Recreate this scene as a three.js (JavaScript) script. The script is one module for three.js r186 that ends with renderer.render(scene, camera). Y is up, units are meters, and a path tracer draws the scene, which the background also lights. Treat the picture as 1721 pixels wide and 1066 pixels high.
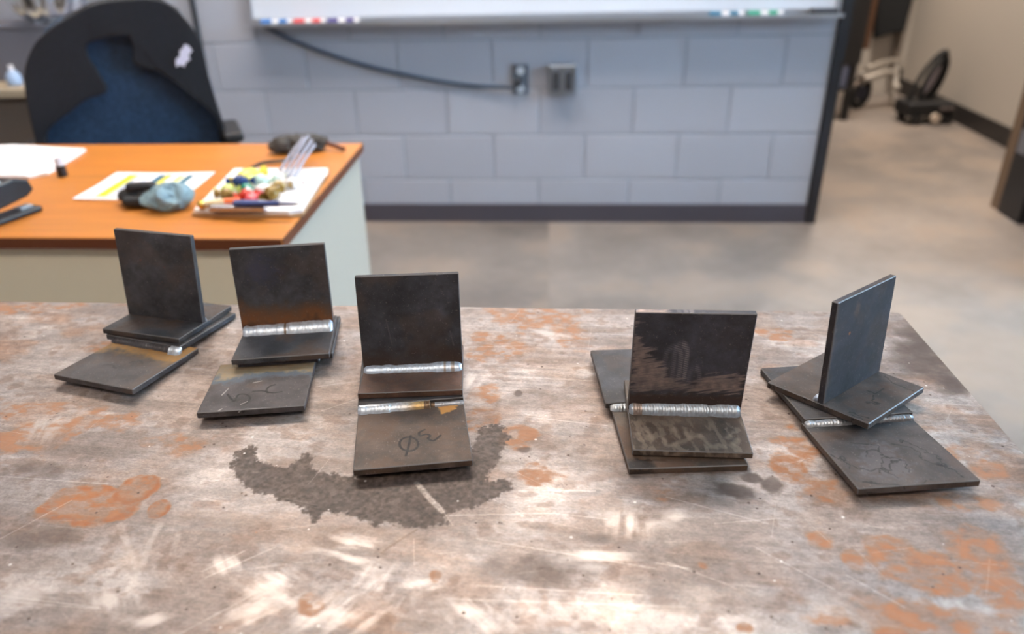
import * as THREE from 'three';
import { RectAreaLightUniformsLib } from 'three/addons/lights/RectAreaLightUniformsLib.js';
import { mergeGeometries } from 'three/addons/utils/BufferGeometryUtils.js';
import { RoundedBoxGeometry } from 'three/addons/geometries/RoundedBoxGeometry.js';

// ------------------------------------------------------------------ camera, sky, lights, exposure
RectAreaLightUniformsLib.init();
const scene = new THREE.Scene();
const renderer = new THREE.WebGLRenderer({ antialias: true });
renderer.toneMapping = THREE.LinearToneMapping;
renderer.toneMappingExposure = 1.0;
renderer.shadowMap.enabled = true;

const camera = new THREE.PerspectiveCamera(44.64, 1721 / 1066, 0.05, 60);
{
  const p = 0.4756, r = -0.0277, yw = -0.0892;
  const fw = new THREE.Vector3(Math.sin(yw) * Math.cos(p), -Math.sin(p), -Math.cos(yw) * Math.cos(p));
  const rt = new THREE.Vector3(Math.cos(yw), 0, Math.sin(yw));
  const up = new THREE.Vector3().crossVectors(rt, fw);
  const rt2 = rt.clone().multiplyScalar(Math.cos(r)).addScaledVector(up, Math.sin(r));
  const up2 = up.clone().multiplyScalar(Math.cos(r)).addScaledVector(rt, -Math.sin(r));
  camera.position.set(0, 1.2436, 0);
  camera.quaternion.setFromRotationMatrix(new THREE.Matrix4().makeBasis(rt2, up2, fw.clone().negate()));
  camera.setViewOffset(1721, 1066, 43, 0, 1721, 1066);
  camera.focus = 0.76;
  camera.userData.fStop = 3.2;
}
scene.add(camera);

scene.background = new THREE.Color().setRGB(0.44, 0.71, 1.0);          // clear daylight outside the window
scene.backgroundIntensity = 34;

const WARM = new THREE.Color().setRGB(1.0, 0.885, 0.78);
// ceiling fixtures: [x, z, width, depth, radiance]
const FIXTURES = [
  [-1.2, -2.55, 1.2, 0.6, 25, 'over the desk and chair'], [0.3, -2.55, 1.2, 0.6, 25, 'over the open floor before the whiteboard'],
  [-1.15, 0.9, 1.2, 0.6, 11, 'added as unseen fill behind the welding table on the desk side'], [1.2, 0.9, 1.2, 0.6, 11, 'added as unseen fill behind the welding table on the window side'],  // unseen pair, added to fill the plate fronts and the block wall
  [1.9, -5.0, 0.6, 0.6, 115, 'in the corridor beyond the doorway'],
];
const CEIL = 3.2;

// ------------------------------------------------------------------ helpers
let seed = 7;
const rnd = () => { seed = (seed * 1664525 + 1013904223) >>> 0; return seed / 4294967296; };
const rr = (a, b) => a + (b - a) * rnd();
const PERM = new Uint8Array(512);
{ const a = [...Array(256).keys()]; for (let i = 255; i > 0; i--) { const j = Math.floor(rnd() * (i + 1)); [a[i], a[j]] = [a[j], a[i]]; } for (let i = 0; i < 512; i++) PERM[i] = a[i & 255]; }
function vnoise(x, y) {
  const xi = Math.floor(x), yi = Math.floor(y); let fx = x - xi, fy = y - yi;
  fx = fx * fx * (3 - 2 * fx); fy = fy * fy * (3 - 2 * fy);
  const X = xi & 255, Y = yi & 255, X1 = (X + 1) & 255, Y1 = (Y + 1) & 255;
  const a = PERM[PERM[X] + Y], b = PERM[PERM[X1] + Y], c = PERM[PERM[X] + Y1], d = PERM[PERM[X1] + Y1];
  return (a + (b - a) * fx + (c - a) * fy + (a - b - c + d) * fx * fy) / 255;
}
function fbm(x, y, o = 4) { let s = 0, a = 0.5, n = 0; for (let i = 0; i < o; i++) { s += a * vnoise(x + i * 17.3, y + i * 9.1); n += a; a *= 0.5; x *= 2.03; y *= 2.03; } return s / n; }
const clamp01 = v => v < 0 ? 0 : v > 1 ? 1 : v;
const sstep = (a, b, v) => { const t = clamp01((v - a) / (b - a)); return t * t * (3 - 2 * t); };
const mixc = (c, k, m) => { c[0] += (k[0] - c[0]) * m; c[1] += (k[1] - c[1]) * m; c[2] += (k[2] - c[2]) * m; };
function segDist(px, py, a, b) {
  const dx = b[0] - a[0], dy = b[1] - a[1]; const t = clamp01(((px - a[0]) * dx + (py - a[1]) * dy) / (dx * dx + dy * dy + 1e-12));
  return Math.hypot(px - a[0] - dx * t, py - a[1] - dy * t);
}
const lineDist = (px, py, L) => { let m = 1e9; for (let i = 0; i + 1 < L.length; i++) m = Math.min(m, segDist(px, py, L[i], L[i + 1])); return m; };
function polyDist(px, py, L) {        // negative inside
  let m = 1e9, inside = false;
  for (let i = 0, j = L.length - 1; i < L.length; j = i++) {
    m = Math.min(m, segDist(px, py, L[j], L[i]));
    if ((L[i][1] > py) !== (L[j][1] > py) && px < (L[j][0] - L[i][0]) * (py - L[i][1]) / (L[j][1] - L[i][1]) + L[i][0]) inside = !inside;
  }
  return inside ? -m : m;
}
function dataTex(w, h, buf, srgb, wrap = THREE.RepeatWrapping) {
  const t = new THREE.DataTexture(buf, w, h, THREE.RGBAFormat);
  t.magFilter = THREE.LinearFilter; t.minFilter = THREE.LinearMipmapLinearFilter; t.generateMipmaps = true;
  t.wrapS = t.wrapT = wrap; if (srgb) t.colorSpace = THREE.SRGBColorSpace; t.needsUpdate = true; return t;
}
// makes a colour texture (and optionally a roughness/metalness one) from f(u, v, c, o): c = sRGB 0..1, o = [rough, metal]
function paint(w, h, f, two = false, wrap) {
  const A = new Uint8Array(w * h * 4), B = two ? new Uint8Array(w * h * 4) : null; const c = [0, 0, 0], o = [0, 0];
  for (let j = 0; j < h; j++) for (let i = 0; i < w; i++) {
    f((i + 0.5) / w, (j + 0.5) / h, c, o); const k = (j * w + i) * 4;
    A[k] = clamp01(c[0]) * 255; A[k + 1] = clamp01(c[1]) * 255; A[k + 2] = clamp01(c[2]) * 255; A[k + 3] = 255;
    if (two) { B[k] = 255; B[k + 1] = clamp01(o[0]) * 255; B[k + 2] = clamp01(o[1]) * 255; B[k + 3] = 255; }
  }
  return two ? [dataTex(w, h, A, true, wrap), dataTex(w, h, B, false, wrap)] : dataTex(w, h, A, true, wrap);
}
const std = (color, roughness = 0.6, metalness = 0, extra = {}) => new THREE.MeshStandardMaterial({ color, roughness, metalness, ...extra });
const used = {};
function numbered(n) { const k = used[n] = (used[n] ?? -1) + 1; return k ? `${n}_${String(k).padStart(3, '0')}` : n; }
function mesh(name, geo, mat, parent = scene) {
  const m = new THREE.Mesh(geo, mat); m.name = parent === scene ? numbered(name) : name; m.castShadow = m.receiveShadow = true; parent.add(m); return m;
}
function thing(name, label, category, pos = [0, 0, 0], turn = 0, group) {
  const g = new THREE.Group(); g.name = numbered(name); g.position.set(...pos); g.rotation.y = turn; g.userData = { label, category };
  if (group) g.userData.group = group; scene.add(g); return g;
}
function tag(o, label, category, group) { o.userData = { ...o.userData, label, category }; if (group) o.userData.group = group; return o; }
function struct(name, geo, mat, label) { const m = mesh(name, geo, mat); m.userData = { kind: 'structure', label, category: name.split('_')[0] }; return m; }
const G = (geo, x = 0, y = 0, z = 0, rx = 0, ry = 0, rz = 0) => {
  const m = new THREE.Matrix4().compose(new THREE.Vector3(x, y, z), new THREE.Quaternion().setFromEuler(new THREE.Euler(rx, ry, rz, 'YXZ')), new THREE.Vector3(1, 1, 1));
  return geo.applyMatrix4(m);
};
const merge = list => mergeGeometries(list.map(g => { const h = g.index ? g.toNonIndexed() : g; for (const k of Object.keys(h.attributes)) if (!['position', 'normal', 'uv'].includes(k)) h.deleteAttribute(k); h.clearGroups(); return h; }));
const box = (w, h, d, x = 0, y = 0, z = 0) => new THREE.BoxGeometry(w, h, d).translate(x, y, z);
const span = (x0, x1, y0, y1, z0, z1) => box(x1 - x0, y1 - y0, z1 - z0, (x0 + x1) / 2, (y0 + y1) / 2, (z0 + z1) / 2);
const rbox = (w, h, d, r = 0.005, s = 2) => new RoundedBoxGeometry(w, h, d, s, r);
const tube = (pts, r, n = 24, k = 8, closed = false) => new THREE.TubeGeometry(new THREE.CatmullRomCurve3(pts.map(p => new THREE.Vector3(...p)), closed), n, r, k, closed);
const cyl = (r0, r1, h, n = 20) => new THREE.CylinderGeometry(r0, r1, h, n);
// box with chamfered edges; group 0 = faces, group 1 = chamfers; uv in units of S, centred
function chamferBox(w, h, d, c, S) {
  const P = [], U = [], idx = [[], []]; const hw = w / 2, hh = h / 2, hd = d / 2;
  const uvOf = (p, ax) => ax === 1 ? [p[0] / S + 0.5, -p[2] / S + 0.5] : ax === 2 ? [p[0] / S + 0.5, p[1] / S + (h > S * 0.5 ? 0.5 : 0.1)] : [p[2] / S + 0.5, p[1] / S + (h > S * 0.5 ? 0.5 : 0.1)];
  const quad = (pts, g, ax) => { const b = P.length / 3; for (const p of pts) { P.push(...p); U.push(...uvOf(p, ax)); } idx[g].push(b, b + 1, b + 2); if (pts.length === 4) idx[g].push(b, b + 2, b + 3); };
  const H = [hw, hh, hd];
  const at = (ax, s, a, b) => { const q = [0, 0, 0], o = [(ax + 1) % 3, (ax + 2) % 3]; q[ax] = s * H[ax]; q[o[0]] = a * (H[o[0]] - c); q[o[1]] = b * (H[o[1]] - c); return q; };
  for (let ax = 0; ax < 3; ax++) for (const s of [1, -1]) { const f = [[-1, -1], [1, -1], [1, 1], [-1, 1]].map(([a, b]) => at(ax, s, a, b)); if (s < 0) f.reverse(); quad(f, 0, ax); }
  for (let ax = 0; ax < 3; ax++) { const b = (ax + 1) % 3, cc = (ax + 2) % 3;          // edges along ax, between faces b and cc
    for (const sb of [1, -1]) for (const sc of [1, -1]) {
      const mk = (face, t) => { const q = [0, 0, 0]; q[ax] = t * (H[ax] - c); q[b] = sb * (face === b ? H[b] : H[b] - c); q[cc] = sc * (face === cc ? H[cc] : H[cc] - c); return q; };
      const f = [mk(b, -1), mk(b, 1), mk(cc, 1), mk(cc, -1)]; if (sb * sc > 0) f.reverse(); quad(f, 1, sb > 0 && b === 1 ? 1 : cc === 1 ? 1 : b); } }
  for (const sx of [1, -1]) for (const sy of [1, -1]) for (const sz of [1, -1]) {
    const f = [[sx * hw, sy * (hh - c), sz * (hd - c)], [sx * (hw - c), sy * hh, sz * (hd - c)], [sx * (hw - c), sy * (hh - c), sz * hd]]; if (sx * sy * sz < 0) f.reverse(); quad(f, 1, 1); }
  const g = new THREE.BufferGeometry(); g.setAttribute('position', new THREE.Float32BufferAttribute(P, 3)); g.setAttribute('uv', new THREE.Float32BufferAttribute(U, 2));
  g.setIndex([...idx[0], ...idx[1]]); g.addGroup(0, idx[0].length, 0); g.addGroup(idx[0].length, idx[1].length, 1); g.computeVertexNormals(); return g;
}
const MARKS = {
  L3: [
    [[0.55,0.313],[0.541,0.267],[0.518,0.232],[0.485,0.216],[0.449,0.222],[0.417,0.248],[0.395,0.289],[0.387,0.339],[0.395,0.386],[0.418,0.422],[0.452,0.439],[0.489,0.433],[0.521,0.406],[0.543,0.363],[0.55,0.313]], [[0.486,0.458],[0.464,0.285],[0.44,0.147]], [[0.612,0.541],[0.564,0.5],[0.571,0.445],[0.625,0.462],[0.659,0.431],[0.638,0.391],[0.679,0.346],[0.718,0.379],[0.75,0.424]],
  ],
  L3orange: [
    [0.746,0.95], [0.975,0.963], [0.895,0.852], [0.778,0.783],
  ],
  L2: [
    [[0.217,0.33],[0.274,0.228],[0.315,0.178],[0.324,0.296],[0.385,0.306],[0.447,0.24],[0.452,0.147],[0.424,0.104]], [[0.459,0.352],[0.551,0.346],[0.612,0.311],[0.67,0.291],[0.741,0.303]], [[0.652,0.46],[0.602,0.428],[0.587,0.353],[0.61,0.3]],
  ],
  L2w: [
    [[0.165,0.319],[0.201,0.448]], [[0.185,-0.011],[0.224,0.047]], [[0.388,0.109],[0.441,0.156]], [[0.425,0.534],[0.505,0.562]], [[0.244,-0.002],[0.557,0.006],[0.788,-0.009]],
  ],
  L5: [
    [[0.262,0.388],[0.344,0.466],[0.43,0.473],[0.45,0.401],[0.34,0.277],[0.316,0.18],[0.415,0.268],[0.526,0.323]], [[0.622,0.559],[0.736,0.473],[0.75,0.297],[0.858,0.184],[0.906,0.048]], [[0.7,0.623],[0.794,0.502],[0.845,0.32],[0.838,0.153]], [[0.019,0.486],[0.091,0.408],[0.065,0.242]], [[0.077,0.08],[0.285,0.04],[0.492,0.001],[0.599,0.052]],
  ],
  L5sheen: [
    [0.407,0.621], [0.602,0.598], [0.544,0.389], [0.619,0.278], [0.473,0.066], [0.344,0.145],
    [0.109,0.14], [0.154,0.298],
  ],
  T5: [
    [[0.56,0.303],[0.569,0.207],[0.698,0.196]], [[0.532,0.21],[0.418,0.194],[0.404,0.122],[0.33,0.213]], [[1.008,0.412],[0.878,0.209],[0.873,0.033]], [[0.061,0.198],[0.109,0.052]], [[0.016,0.183],[0.038,0.035]],
  ],
  V4poly: [
    [-0.025,0.93], [0.041,0.94], [0.018,0.844], [0.105,0.686], [0.199,0.652], [0.144,0.579],
    [0.257,0.508], [0.332,0.361], [0.54,0.291], [0.652,0.388], [0.866,0.394], [0.921,0.432],
    [1.002,0.341], [1.003,0.285], [0.973,0.169], [0.488,0.194], [-0.003,0.141],
  ],
  V4ell: [
    [0.394,0.511], [0.486,0.514], [0.374,0.719], [0.591,0.387],
  ],
  T4: [
    [[0.049,0.205],[0.097,0.137]], [[0.273,0.287],[0.275,0.168],[0.308,0.065],[0.519,0.178],[0.6,0.217]], [[0.6,0.217],[0.654,0.08],[0.695,0.059]], [[0.881,0.264],[0.822,0.191]], [[0.731,0.095],[0.784,0.063]], [[0.159,0.234],[0.181,0.14]], [[0.381,0.291],[0.4,0.197]], [[0.474,0.295],[0.486,0.212]],
    [[0.909,0.172],[0.865,0.101]],
  ],
  stain: [
    [-0.281,-0.583], [-0.267,-0.562], [-0.253,-0.555], [-0.238,-0.551], [-0.231,-0.564], [-0.225,-0.575],
    [-0.218,-0.571], [-0.214,-0.55], [-0.203,-0.544], [-0.169,-0.542], [-0.12,-0.57], [-0.07,-0.573],
    [-0.067,-0.608], [-0.064,-0.624], [-0.046,-0.629], [-0.035,-0.605], [-0.042,-0.583], [-0.051,-0.558],
    [-0.052,-0.538], [-0.03,-0.544], [-0.028,-0.536], [-0.044,-0.518], [-0.051,-0.514], [-0.072,-0.503],
    [-0.084,-0.498], [-0.081,-0.485], [-0.103,-0.477], [-0.13,-0.485], [-0.145,-0.481], [-0.166,-0.491],
    [-0.186,-0.493], [-0.191,-0.481], [-0.202,-0.495], [-0.229,-0.509], [-0.253,-0.516], [-0.274,-0.527],
    [-0.289,-0.55], [-0.293,-0.572],
  ],
  streaks: [
    [[-0.114,-0.535],[-0.098,-0.513],[-0.087,-0.5]], [[-0.105,-0.477],[-0.125,-0.455],[-0.129,-0.449]], [[-0.356,-0.471],[-0.337,-0.448],[-0.315,-0.42],[-0.311,-0.396]], [[-0.314,-0.426],[-0.32,-0.449],[-0.321,-0.473]], [[-0.3,-0.46],[-0.296,-0.44]],
  ],
  rust: [
    [-0.395,-0.493,0.043,0.027], [-0.365,-0.515,0.019,0.021], [-0.332,-0.491,0.01,0.013], [-0.511,-0.581,0.036,0.027], [-0.472,-0.605,0.024,0.016], [-0.446,-0.619,0.037,0.021],
    [-0.354,-0.583,0.029,0.019], [-0.009,-0.556,0.018,0.02], [-0.023,-0.607,0.017,0.017], [-0.07,-0.64,0.018,0.021], [-0.015,-0.856,0.066,0.035], [0.028,-0.818,0.028,0.037],
    [-0.055,-0.786,0.042,0.035], [0.235,-0.609,0.022,0.023], [0.219,-0.568,0.021,0.025], [0.245,-0.537,0.025,0.023], [0.216,-0.482,0.011,0.012], [0.235,-0.464,0.008,0.009],
    [0.266,-0.475,0.023,0.023], [0.287,-0.452,0.039,0.024], [0.328,-0.466,0.027,0.032], [0.256,-0.405,0.061,0.021], [0.335,-0.437,0.025,0.029], [0.339,-0.531,0.022,0.011],
    [0.364,-0.532,0.019,0.009], [0.381,-0.601,0.021,0.014], [0.391,-0.58,0.015,0.017], [-0.083,-0.427,0.005,0.006], [-0.171,-0.395,0.01,0.011], [-0.237,-0.467,0.003,0.003],
    [0.104,-0.531,0.023,0.014], [0.12,-0.449,0.006,0.006], [0.139,-0.392,0.006,0.005], [0.0,-0.406,0.002,0.008], [-0.518,-0.632,0.044,0.017], [-0.698,-0.862,0.041,0.017],
    [-0.642,-0.877,0.033,0.016], [-0.534,-0.771,0.022,0.017], [-0.062,-0.684,0.016,0.016], [0.266,-0.826,0.021,0.015],
  ],
  dark: [
    [0.165,-0.537,0.02,0.011], [0.18,-0.555,0.008,0.007], [0.197,-0.548,0.011,0.011], [0.431,-0.831,0.03,0.044], [0.434,-0.776,0.038,0.053], [0.422,-0.72,0.024,0.019],
    [0.404,-0.755,0.038,0.051], [-0.021,-0.588,0.011,0.008], [-0.03,-0.685,0.006,0.009], [0.214,-0.399,0.007,0.005], [-0.404,-0.455,0.04,0.02], [-0.007,-0.442,0.05,0.019],
    [-0.471,-0.537,0.034,0.015], [0.04,-0.474,0.019,0.008],
  ],
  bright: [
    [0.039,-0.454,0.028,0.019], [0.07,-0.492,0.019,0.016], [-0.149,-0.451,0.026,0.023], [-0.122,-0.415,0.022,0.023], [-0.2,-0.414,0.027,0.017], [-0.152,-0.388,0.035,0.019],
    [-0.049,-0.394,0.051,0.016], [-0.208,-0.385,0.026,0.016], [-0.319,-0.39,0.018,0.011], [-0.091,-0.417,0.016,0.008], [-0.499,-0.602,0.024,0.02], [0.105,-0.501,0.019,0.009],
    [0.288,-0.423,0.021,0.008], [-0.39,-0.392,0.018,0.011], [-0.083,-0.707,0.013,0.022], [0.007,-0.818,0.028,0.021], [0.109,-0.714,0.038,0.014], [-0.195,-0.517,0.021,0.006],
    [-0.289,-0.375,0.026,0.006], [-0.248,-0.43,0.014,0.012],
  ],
  scr: [
    [[-0.264,-0.423],[-0.239,-0.446]], [[-0.259,-0.417],[-0.216,-0.451]], [[-0.408,-0.391],[-0.327,-0.384]], [[-0.405,-0.386],[-0.325,-0.383]], [[-0.083,-0.495],[0.007,-0.502],[0.051,-0.497]], [[-0.024,-0.529],[0.043,-0.532]], [[-0.055,-0.469],[0.084,-0.444]], [[0.103,-0.527],[0.181,-0.498]],
    [[0.094,-0.451],[0.139,-0.429]], [[0.138,-0.496],[0.192,-0.505]], [[-0.091,-0.72],[0.052,-0.712]], [[-0.092,-0.731],[-0.012,-0.727]], [[-0.097,-0.781],[-0.007,-0.788]], [[0.05,-0.819],[0.099,-0.817]], [[-0.051,-0.42],[0.072,-0.417]], [[-0.072,-0.406],[0.101,-0.408]],
    [[0.085,-0.45],[0.111,-0.445]], [[0.225,-0.445],[0.256,-0.416]], [[0.165,-0.47],[0.212,-0.43]], [[-0.447,-0.449],[-0.414,-0.498]], [[-0.257,-0.364],[-0.218,-0.401]], [[-0.249,-0.689],[-0.206,-0.702]], [[-0.23,-0.644],[-0.198,-0.667]], [[-0.499,-0.527],[-0.393,-0.521]],
    [[-0.023,-0.642],[0.059,-0.63]], [[0.014,-0.841],[0.094,-0.838]],
  ],
};

// ------------------------------------------------------------------ the room
const ZW = -3.37, WALL_T = 0.2;
const floorTex = (() => paint(1024, 1024, (u, v, c) => {
  const x = u * 40, y = v * 40, a = fbm(x * 0.25, y * 0.25, 5), b = fbm(x * 1.1 + 40, y * 1.1, 4), d = fbm(x * 6, y * 6, 3);
  const k = 0.80 + 0.30 * (a - 0.5) + 0.22 * (b - 0.5) + 0.08 * (d - 0.5);
  c[0] = 0.62 * k; c[1] = 0.575 * k; c[2] = 0.54 * k;
  mixc(c, [0.56, 0.49, 0.43], sstep(0.5, 0.68, b) * 0.4);
}))();
floorTex.repeat.set(1 / 9, 1 / 9);
const metreUV = (geo, ax = 'xz') => { const p = geo.attributes.position, uv = []; for (let i = 0; i < p.count; i++) uv.push(ax === 'xz' ? p.getX(i) : ax === 'xy' ? p.getX(i) : p.getZ(i), ax === 'xz' ? p.getZ(i) : p.getY(i)); geo.setAttribute('uv', new THREE.Float32BufferAttribute(uv, 2)); return geo; };
const M = {
  floor: std(0xffffff, 0.42, 0, { map: floorTex }),
  wallPaint: std(new THREE.Color().setRGB(0.34, 0.40, 0.52), 0.55),
  mortar: std(new THREE.Color().setRGB(0.29, 0.325, 0.385), 0.8),
  hall: std(new THREE.Color().setRGB(0.50, 0.45, 0.39), 0.7),
  plain: std(new THREE.Color().setRGB(0.5, 0.5, 0.52), 0.7),
  ceiling: std(0xe9e6df, 0.9),
  vinyl: std(0x46424a, 0.5),
  blackFrame: std(0x191b21, 0.45),
  jamb: std(0x6d5a49, 0.55),
  glass: new THREE.MeshPhysicalMaterial({ color: 0xffffff, transmission: 1, thickness: 0, roughness: 0, ior: 1.45 }),
  housing: std(0xdddddd, 0.5),
};
struct('floor', metreUV(span(-3.4, 3.4, -0.15, 0, -6.4, 3.9)), M.floor, 'brown-grey mottled polished concrete floor');
struct('ceiling', span(-3.4, 3.4, CEIL, CEIL + 0.15, -6.4, 3.9), M.ceiling, 'pale flat ceiling over the workshop');
struct('wall_left', span(-3.4, -3.2, 0, CEIL, -6.4, 3.9), M.plain, 'plain side wall by the grey cabinet');
struct('wall_rear', span(-3.4, 3.4, 0, CEIL, 3.7, 3.9), M.plain, 'plain wall behind the welding table');
// side wall with the daylight window
const WIN = { z0: -2.5, z1: -0.9, y0: 1.05, y1: 2.5 };
struct('wall_right', merge([span(3.2, 3.4, 0, WIN.y0, -6.4, 3.9), span(3.2, 3.4, WIN.y1, CEIL, -6.4, 3.9), span(3.2, 3.4, WIN.y0, WIN.y1, -6.4, WIN.z0), span(3.2, 3.4, WIN.y0, WIN.y1, WIN.z1, 3.9)]), M.hall, 'plain side wall with a daylight window');
{
  const w = new THREE.Group(); w.name = 'window_1'; w.userData = { kind: 'structure', label: 'daylight window in the side wall', category: 'window' }; scene.add(w);
  const f = 0.05, { z0, z1, y0, y1 } = WIN, zm = (z0 + z1) / 2;
  mesh('window_frame', merge([span(3.26, 3.34, y0, y0 + f, z0, z1), span(3.26, 3.34, y1 - f, y1, z0, z1), span(3.26, 3.34, y0 + f, y1 - f, z0, z0 + f), span(3.26, 3.34, y0 + f, y1 - f, z1 - f, z1), span(3.26, 3.34, y0 + f, y1 - f, zm - f / 2, zm + f / 2)]), std(0x9a9a98, 0.4, 0.6), w);
  for (const [a, b] of [[z0 + f, zm - f / 2], [zm + f / 2, z1 - f]]) mesh('pane', span(3.298, 3.302, y0 + f, y1 - f, a, b), M.glass, w);
}
// block wall behind the desk
const wallBack = struct('wall_back', merge([span(-3.2, 1.14, 0, CEIL, ZW - WALL_T, ZW - 0.004), span(2.09, 3.2, 0, CEIL, ZW - WALL_T, ZW - 0.004), span(1.14, 2.09, 2.1, CEIL, ZW - WALL_T, ZW - 0.004)]), M.mortar, 'painted grey-blue concrete block wall below the whiteboard');
{
  const tex = paint(256, 256, (u, v, c) => { const a = fbm(u * 60, v * 60, 3); c[0] = c[1] = c[2] = 0.5 + (a - 0.5) * 0.8; });
  tex.colorSpace = THREE.NoColorSpace;
  const mats = [[0.372, 0.392, 0.45], [0.382, 0.402, 0.46], [0.365, 0.385, 0.442]].map(c => std(new THREE.Color().setRGB(...c), 0.5, 0, { bumpMap: tex, bumpScale: 0.0012 }));
  const cache = {};
  const blockGeo = w => cache[w.toFixed(3)] ??= chamferBox(w, 0.1935, 0.03, 0.003, 0.4);
  let n = 0;
  const row = (r, X0, X1) => {
    const off = r % 2 ? 0.151 : 0.351; const y = r * 0.2 + 0.1;
    let x = off - 0.4 * Math.ceil((off - X0) / 0.4);
    for (; x < X1; x += 0.4) { const a = Math.max(x, X0), b = Math.min(x + 0.4, X1); if (b - a < 0.03) continue; const w = b - a - 0.0065;
      const m = mesh('block', blockGeo(w), mats[(n++ * 7 + r) % 3], wallBack); m.position.set((a + b) / 2, y, ZW - 0.015 + ((n * 37) % 5) * 0.0002); }
  };
  for (let r = 0; r < 16; r++) { row(r, -3.2, 1.14); row(r, 2.09, 3.2); if (r >= 11) row(r, 1.14, 2.09); }
}
struct('baseboard_back', span(-3.2, 1.138, 0, 0.085, ZW, ZW + 0.008), M.vinyl, 'dark grey vinyl baseboard below the block wall');
// doorway
{
  const d = new THREE.Group(); d.name = 'door_1'; d.userData = { kind: 'structure', label: 'open doorway with black steel frame', category: 'door' }; scene.add(d);
  mesh('frame', merge([span(1.138, 1.182, 0, 2.14, ZW - WALL_T - 0.012, ZW + 0.014), span(1.182, 2.04, 2.1, 2.14, ZW - WALL_T - 0.012, ZW + 0.014), span(2.04, 2.09, 0, 2.14, -3.525, ZW + 0.014)]), M.blackFrame, d);
  mesh('jamb', span(2.045, 2.09, 0, 2.14, -3.6, -3.525), M.jamb, d);
  mesh('hinge', rbox(0.006, 0.1, 0.07, 0.002), std(0x8d93a0, 0.35, 0.7), d).position.set(2.039, 0.33, -3.475);
  const leaf = mesh('leaf', span(2.10, 2.144, 0.012, 2.09, -3.35, -2.5), std(0x1d1c1e, 0.5), d);
  mesh('handle', merge([G(cyl(0.03, 0.03, 0.012), 2.094, 1.0, -2.57, 0, 0, Math.PI / 2), G(cyl(0.01, 0.01, 0.05), 2.075, 1.0, -2.57, 0, 0, Math.PI / 2), G(cyl(0.01, 0.01, 0.11), 2.052, 1.0, -2.62, Math.PI / 2)]), std(0x9a9a9a, 0.3, 1), leaf);
}
struct('wall_corridor_right', span(2.62, 2.72, 0, CEIL, -6.2, ZW - WALL_T), M.hall, 'beige corridor wall seen through the doorway');
struct('wall_corridor_end', span(-3.2, 3.2, 0, CEIL, -6.4, -6.2), M.hall, 'beige end wall of the corridor');
struct('baseboard_corridor', span(2.61, 2.62, 0, 0.11, -6.2, ZW - WALL_T), std(0x2b2726, 0.5), 'dark baseboard along the corridor wall');

// ceiling fixtures with their lights
for (const [x, z, w, d, L, where] of FIXTURES) {
  const t = thing('ceiling_light', `flat panel ceiling light ${where}`, 'light', [x, CEIL, z], 0, 'ceiling lights');
  mesh('housing', merge([box(w + 0.04, 0.06, 0.02, 0, -0.03, d / 2 + 0.01), box(w + 0.04, 0.06, 0.02, 0, -0.03, -d / 2 - 0.01), box(0.02, 0.06, d, w / 2 + 0.01, -0.03, 0), box(0.02, 0.06, d, -w / 2 - 0.01, -0.03, 0)]), M.housing, t);
  mesh('diffuser', box(w, 0.01, d, 0, -0.03, 0), std(0xffffff, 0.6, 0, { emissive: WARM, emissiveIntensity: 3 }), t);
  const l = new THREE.RectAreaLight(WARM, L, w, d); l.position.set(x, CEIL - 0.04, z); l.rotation.x = -Math.PI / 2; l.castShadow = true; scene.add(l);
}

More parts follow.
